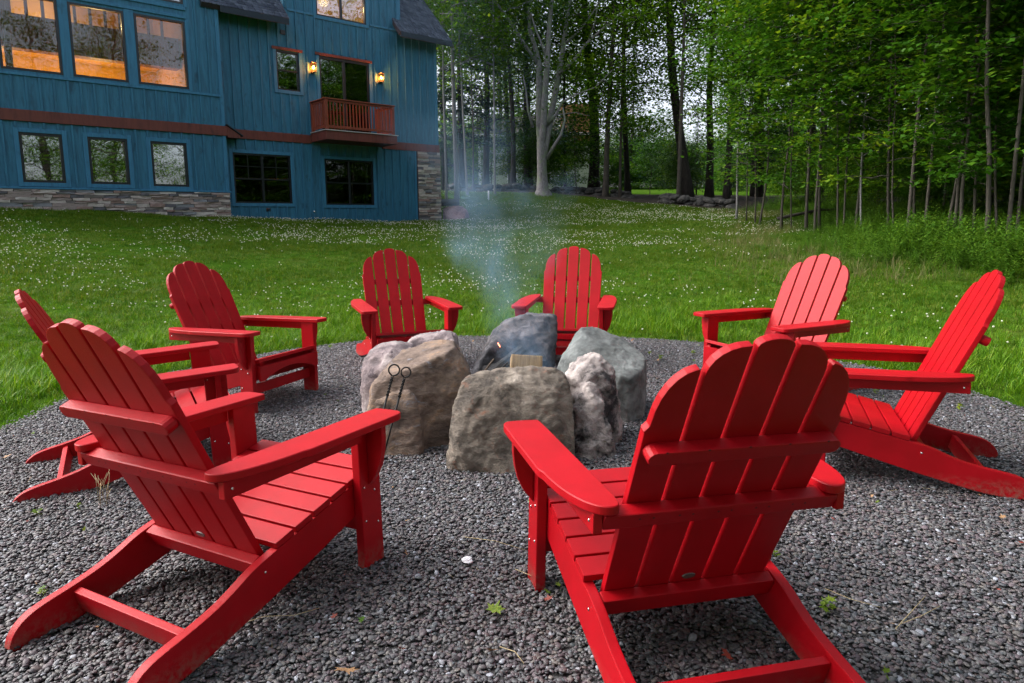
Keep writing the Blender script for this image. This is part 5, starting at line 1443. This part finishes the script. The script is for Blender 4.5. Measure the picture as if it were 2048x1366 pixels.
o = link('ember', me, None, None, 'tiny glowing ember in front of the sooty boulder', 'ember'); o.location = A0; o.rotation_euler = (0, -0.5, 0)
boulder([A_(P0) + [p + Vector((0, .7, -.1)) for p in A_(P0)] + [Vector((p.x, p.y + .2, p.z - .5)) for p in A_(P0[:1] + P0[-2:])]], RK_PURP, 'purple sandstone boulder at the right corner of the house', group=None, seed=9, amp=.03, fine=.01, voxel=.05, smooth=0)
for uv, lb, s in (((948, 436, 26), 'dark flat rock in the grass right of the purple boulder', .35), ((962, 441, 25.5), 'half buried rock in the grass further right of the purple boulder', .25)):
    c = at(*uv); 
    boulder([[c + Vector((random.uniform(-s, s), random.uniform(-s, s), random.uniform(-.25, .12))) for k in range(12)]], RK_GREY, lb, group=None, seed=int(s * 100), amp=.03, voxel=.05)

# ------------------------------------------------------------------ fire tools
def tool(label, p_ring, p_foot, ring_r, prongs):
    A0, B0 = at(*p_ring), Vector(p_foot)
    d = (B0 - A0).normalized(); L_ = (B0 - A0).length
    root = empty('fire_tool', A0, (0, 0, 0), label, 'fire tool', 'wrought iron fire tools')
    side = d.cross(Vector((0, 1, 0))).normalized(); side = -side if side.x < 0 else side
    up = -d
    c = up * ring_r * 1.15
    ring = [(c + (side * math.sin(a) + up * -math.cos(a)) * ring_r) for a in np.linspace(0.35, 2 * math.pi - 0.35, 22)]
    me = tube_mesh('ring_handle', [([Vector((0, 0, 0))] + ring + [Vector((0, 0, 0)) + side * -.002], .0042)], 7); me.materials.append(BLACKIRON)
    link('ring_handle', me, None, root)
    w = d.cross(side)
    tw = [([d * (0.006 + .095 * k / 26) + (side * math.cos(k * .75 + ph) + w * math.sin(k * .75 + ph)) * .0042 for k in range(27)], .0040) for ph in (0, math.pi)]
    me = tube_mesh('twisted_grip', tw, 6); me.materials.append(BLACKIRON); link('twisted_grip', me, None, root)
    me = tube_mesh('shaft', [([d * .10, d * (L_ * .6), d * L_], [.0055, .0045, .0035])], 6); me.materials.append(BLACKIRON); link('shaft', me, None, root)
    if prongs:
        ps = [([d * .25 + side * .010, d * .175 + side * .012, d * .155 + side * .030], .0035), ([d * .24 - side * .0, d * .19 + side * .003, d * .165 + side * .012], .0035)]
        me = tube_mesh('hook', ps, 6); me.materials.append(BLACKIRON); link('hook', me, None, root)
tool('black iron fire tool with small side hooks, left one leaning on the brown boulder', (785, 752, 3.28), at(737, 935, 3.17), .027, True)
tool('plain black iron poker with twisted grip, right one leaning on the brown boulder', (809, 755, 3.28), at(761, 935, 3.17), .024, False)

# ------------------------------------------------------------------ seedlings, leaves, straw on the gravel
SEED = m_leaf('seedling_leaf', [(0.2, (0.05, 0.14, 0.015)), (0.5, (0.14, 0.22, 0.02)), (0.85, (0.36, 0.33, 0.03))], .3, 9, .4)
REDLEAF = m_plain('red_leaf', (0.22, 0.03, 0.015), .6, var=.3)
TAN = m_plain('dry_leaf', (0.30, 0.17, 0.08), .7, var=.3, scale=30)
def maple_pts(s):
    P = [(0, 0), (.18, .12), (.5, .05), (.38, .25), (.62, .5), (.34, .48), (.25, .62), (.12, .5), (0, 1.0)]
    L_ = [(x, y) for x, y in P] + [(-x, y) for x, y in P[-2:0:-1]]
    return [(x * s, y * s) for x, y in L_]
def leaf_into(bm, s, M):
    vs = [bm.verts.new(M @ Vector((x, y, .15 * s * math.sin(3 * x / s) + .1 * abs(x)))) for x, y in maple_pts(s)]
    c = bm.verts.new(M @ Vector((0, .35 * s, 0)))
    for i in range(len(vs)): bm.faces.new((c, vs[i], vs[(i + 1) % len(vs)]))
def seedling(uv, size, nl, label, mat=None):
    x, y = ground_xy(*uv)
    root = empty('seedling', (x, y, z1(x, y) + .01), (0, 0, random.uniform(0, 6)), label, 'seedling', 'tiny weeds growing in the gravel')
    me = tube_mesh('stem', [([Vector((0, 0, -.01)), Vector((.004, .003, size * .6)), Vector((.006, .008, size))], .0012)], 5); me.materials.append(mat or SEED); link('stem', me, None, root)
    for k in range(nl):
        bm = bmesh.new(); leaf_into(bm, size * random.uniform(.5, .8), Matrix.Identity(4))
        me = bm_mesh('leaf', bm); me.materials.append(mat or SEED)
        o = link('leaf', me, None, root); o.location = (0, 0, size * (0.45 + .6 * k / nl)); o.rotation_euler = (random.uniform(.0, .7), random.uniform(-.3, .3), k * 2.4)
def ground_xy(u, v, z=0.012):
    p = at(u, v, 1.0); d = p - Vector((0, 0, CAM_H)); s = (z - CAM_H) / d.z
    return d.x * s, d.y * s
for uv, s, n, lb in (((85, 1195), .035, 4, 'yellow green seedling beside the skid of the left near chair'), ((1655, 1228), .05, 5, 'green seedling on the gravel right of the nearest chair'),
                     ((1552, 1118), .03, 3, 'small green weed just behind the back of the nearest chair'), ((76, 1035), .04, 4, 'pale green seedling against the skid of the half hidden chair'),
                     ((1322, 722), .05, 5, 'yellowish weed on the far right gravel near the boulders'), ((1300, 712), .045, 5, 'green weed tuft on the far gravel beside the grey green boulder'), ((1386, 712), .05, 5, 'yellow weed by the front leg of the right edge chair'),
                     ((1752, 790), .045, 4, 'small weed under the seat of the profile chair'), ((1920, 822), .05, 5, 'yellow green weed at the right rim of the gravel'), ((1868, 905), .045, 5, 'leafy weed between the skids of the profile chair'),
                     ((1935, 893), .04, 4, 'bright weed beside the far skid of the profile chair'), ((160, 1020), .03, 3, 'tiny weed on the gravel below the half hidden chair'), ((640, 665), .05, 4, 'weed at the grass edge near the left edge chair'), ((662, 700), .05, 5, 'yellow weed on the gravel left of the facing chair')):
    seedling(uv, s, n, lb)
for uv, s, mt, lb in (((690, 1352), .055, TAN, 'curled tan dry leaf at the bottom edge of the gravel'), ((10, 925), .05, TAN, 'brown dry leaf at the far left of the gravel'), ((728, 1256), .022, SEED, 'small yellow leaf on the gravel behind the left near chair'),
                      ((1460, 1325), .035, REDLEAF, 'rusty red leaf between the skids of the nearest chair'), ((1097, 1215), .025, REDLEAF, 'small red leaf near the front leg of the nearest chair'), ((670, 1250), .02, REDLEAF, 'dark red leaf on the gravel behind the left near chair')):
    x, y = ground_xy(*uv); bm = bmesh.new(); leaf_into(bm, s, Matrix.Rotation(random.uniform(0, 6), 4, 'Z') @ Matrix.Rotation(.25, 4, 'X'))
    o = link('fallen_leaf', bm_mesh('fallen_leaf', bm), mt, None, lb, 'leaf', 'fallen leaves on the gravel'); o.location = (x, y, .036)
# white chip
x, y = ground_xy(935, 1132)
bm = bmesh.new(); bmesh.ops.create_icosphere(bm, subdivisions=2, radius=.02)
for vv in bm.verts: vv.co = vv.co * (1 + .5 * mnoise.noise(vv.co * 60)); vv.co.z *= .35
o = link('stone_chip', bm_mesh('stone_chip', bm), WHITE, None, 'flat white stone chip on the gravel between the two near chairs', 'stone'); o.location = (x, y, .034)
# dry stalks
STRAW = m_plain('straw_stalk', (0.42, 0.33, 0.18), .7, var=.2)
def stalks(uv, label, n, h):
    x, y = ground_xy(*uv); rr = random.Random(int(uv[0])); ps = []
    for k in range(n):
        a = rr.uniform(0, 6.28); l = rr.uniform(.1, .4) * h; hh = h * rr.uniform(.5, 1)
        b = Vector((rr.uniform(-.03, .03), rr.uniform(-.03, .03), 0)); ps.append(([b, b + Vector((math.cos(a) * l * .3, math.sin(a) * l * .3, hh * .6)), b + Vector((math.cos(a) * l, math.sin(a) * l, hh))], [.0011, .0009, .0012]))
    me = tube_mesh('dry_weed', ps, 4); o = link('dry_weed', me, STRAW, None, label, 'weed'); o.location = (x, y, .01)
stalks((205, 1012), 'wispy dry grass tuft rising beside the half hidden chair', 12, .16)
def straw(uvs, label):
    P = [Vector((*ground_xy(*uv), .034 + .006 * (i % 2))) for i, uv in enumerate(uvs)]; o0 = P[0].copy()
    link('straw', tube_mesh('straw', [([p - o0 for p in P], .0012)], 4), STRAW, None, label, 'straw', 'loose dry straws on the gravel').location = o0
straw([(480, 1262), (530, 1250), (590, 1244), (640, 1233)], 'long curved straw lying behind the left near chair')
straw([(930, 1085), (990, 1096), (1052, 1112)], 'long straw between the two near chairs')
straw([(1790, 1272), (1822, 1240), (1850, 1205)], 'straight straw standing out on the right gravel')
straw([(1800, 1262), (1840, 1250), (1880, 1225)], 'pale straw crossing another on the right gravel')
straw([(1030, 1150), (1060, 1166), (1078, 1172)], 'short straw left of the nearest chair leg')
straw([(1000, 1308), (1030, 1322), (1048, 1342)], 'short pale straw near the bottom middle of the gravel')
straw([(1650, 1190), (1700, 1215), (1760, 1228)], 'long thin straw right of the green seedling')

# crumbs of dry leaf and twig scattered over the gravel
lm_ = []
for i, mt in enumerate((TAN, REDLEAF, STRAW, TAN, SEED, STRAW)):
    bm = bmesh.new()
    if i in (2, 5):
        bmesh.ops.create_cone(bm, cap_ends=True, radius1=.03, radius2=.02, depth=1.6, segments=4, matrix=Matrix.Rotation(R(90), 4, 'X'))
    else:
        leaf_into(bm, 1.0, Matrix.Rotation(.3, 4, 'X'))
    me = bm_mesh('litter_bit', bm); me.materials.append(mt); lm_.append(me)
nl = 420
a = rng.uniform(0, 2 * np.pi, nl); r = 3.05 * np.sqrt(rng.uniform(0, 1, nl)); x = r * np.cos(a); y = 3.85 + r * np.sin(a); s_ = rng.uniform(.007, .024, nl) * (1 + 1.2 * (rng.uniform(0, 1, nl) > .95))
scatter('leaf_litter', np.c_[x, y, np.full(nl, .030)], np.c_[rng.normal(0, .3, nl), rng.normal(0, .3, nl), rng.uniform(0, 6.28, nl)], np.c_[s_, s_, s_], proto_collection('litter_shape', lm_), 'crumbs of dry leaf, twig and straw strewn over the gravel', 'leaf litter')

# ------------------------------------------------------------------ smoke
SM = bpy.data.materials.new('smoke'); SM.use_nodes = True
n_ = SM.node_tree.nodes; l_ = SM.node_tree.links
for q in list(n_):
    if q.type == 'BSDF_PRINCIPLED': n_.remove(q)
pv = n_.new('ShaderNodeVolumePrincipled'); pv.inputs['Color'].default_value = (0.42, 0.68, 1.0, 1); pv.inputs['Anisotropy'].default_value = 0.3
tc = n_.new('ShaderNodeTexCoord'); mp = n_.new('ShaderNodeMapping'); mp.inputs['Scale'].default_value = (1, 1, .55)
nz = n_.new('ShaderNodeTexNoise'); nz.inputs['Scale'].default_value = 4.2; nz.inputs['Detail'].default_value = 5; nz.inputs['Roughness'].default_value = .6; nz.inputs['Distortion'].default_value = .6
l_.new(tc.outputs['Object'], mp.inputs[0]); l_.new(mp.outputs[0], nz.inputs['Vector'])
mr = n_.new('ShaderNodeMapRange'); mr.inputs['From Min'].default_value = .43; mr.inputs['From Max'].default_value = .66
l_.new(nz.outputs['Fac'], mr.inputs['Value'])
sx = n_.new('ShaderNodeSeparateXYZ'); l_.new(tc.outputs['Object'], sx.inputs[0])
zr = n_.new('ShaderNodeMapRange'); zr.inputs['From Min'].default_value = 0.25; zr.inputs['From Max'].default_value = 1.9; zr.inputs['To Min'].default_value = 2.4; zr.inputs['To Max'].default_value = .05
l_.new(sx.outputs['Z'], zr.inputs['Value'])
# distance from the plume's axis, so that it thins towards its edge
def mth(op, a, b=None):
    m = n_.new('ShaderNodeMath'); m.operation = op
    for i, v in enumerate((a, b)):
        if v is None: continue
        if hasattr(v, 'links'): l_.new(v, m.inputs[i])
        else: m.inputs[i].default_value = v
    return m.outputs[0]
Z = sx.outputs['Z']
AX = [(0.2, .12, 4.08, .20), (0.5, .08, 4.10, .22), (0.8, -.02, 4.12, .22), (1.2, -.02, 4.15, .42), (1.8, -.16, 4.2, .52), (2.6, -.42, 4.3, .65), (3.4, -.65, 4.4, .8)]
def curve(ix):
    r = n_.new('ShaderNodeValToRGB'); e = r.color_ramp.elements; lo, hi = -2.0, 6.0
    f = mth('DIVIDE', Z, 3.4); l_.new(f, r.inputs[0])
    for i, q in enumerate(AX):
        c = (q[ix] - lo) / (hi - lo)
        el = e[0] if i == 0 else (e[1] if i == len(AX) - 1 else e.new(q[0] / 3.4)); el.position = q[0] / 3.4; el.color = (c, c, c, 1)
    return mth('ADD', mth('MULTIPLY', r.outputs[0], hi - lo), lo)
nw = n_.new('ShaderNodeTexNoise'); nw.inputs['Scale'].default_value = 1.7; nw.inputs['Detail'].default_value = 3; l_.new(tc.outputs['Object'], nw.inputs['Vector'])
warp = mth('MULTIPLY', mth('SUBTRACT', nw.outputs['Fac'], .5), mth('MULTIPLY', Z, 1.0))
dx = mth('ADD', mth('SUBTRACT', sx.outputs['X'], curve(1)), warp); dy = mth('SUBTRACT', sx.outputs['Y'], curve(2)); rw_ = curve(3)
rr_ = mth('DIVIDE', mth('SQRT', mth('ADD', mth('MULTIPLY', dx, dx), mth('MULTIPLY', dy, dy))), rw_)
fall = n_.new('ShaderNodeMapRange'); fall.interpolation_type = 'SMOOTHSTEP'; fall.inputs['From Min'].default_value = 1.0; fall.inputs['From Max'].default_value = .15
l_.new(rr_, fall.inputs['Value'])
dn = mth('MULTIPLY', mth('MULTIPLY', mth('ADD', mth('MULTIPLY', mr.outputs[0], 1.0), .12), fall.outputs[0]), zr.outputs[0])
l_.new(dn, pv.inputs['Density']); l_.new(pv.outputs[0], n_['Material Output'].inputs['Volume'])
me = tube_mesh('smoke', [([Vector((q[1], q[2], q[0])) for q in AX], [q[3] * 1.25 for q in AX])], 20)
link('smoke', me, SM, None, 'thin bluish smoke rising from the fire pit and drifting left', 'smoke', None, 'stuff')
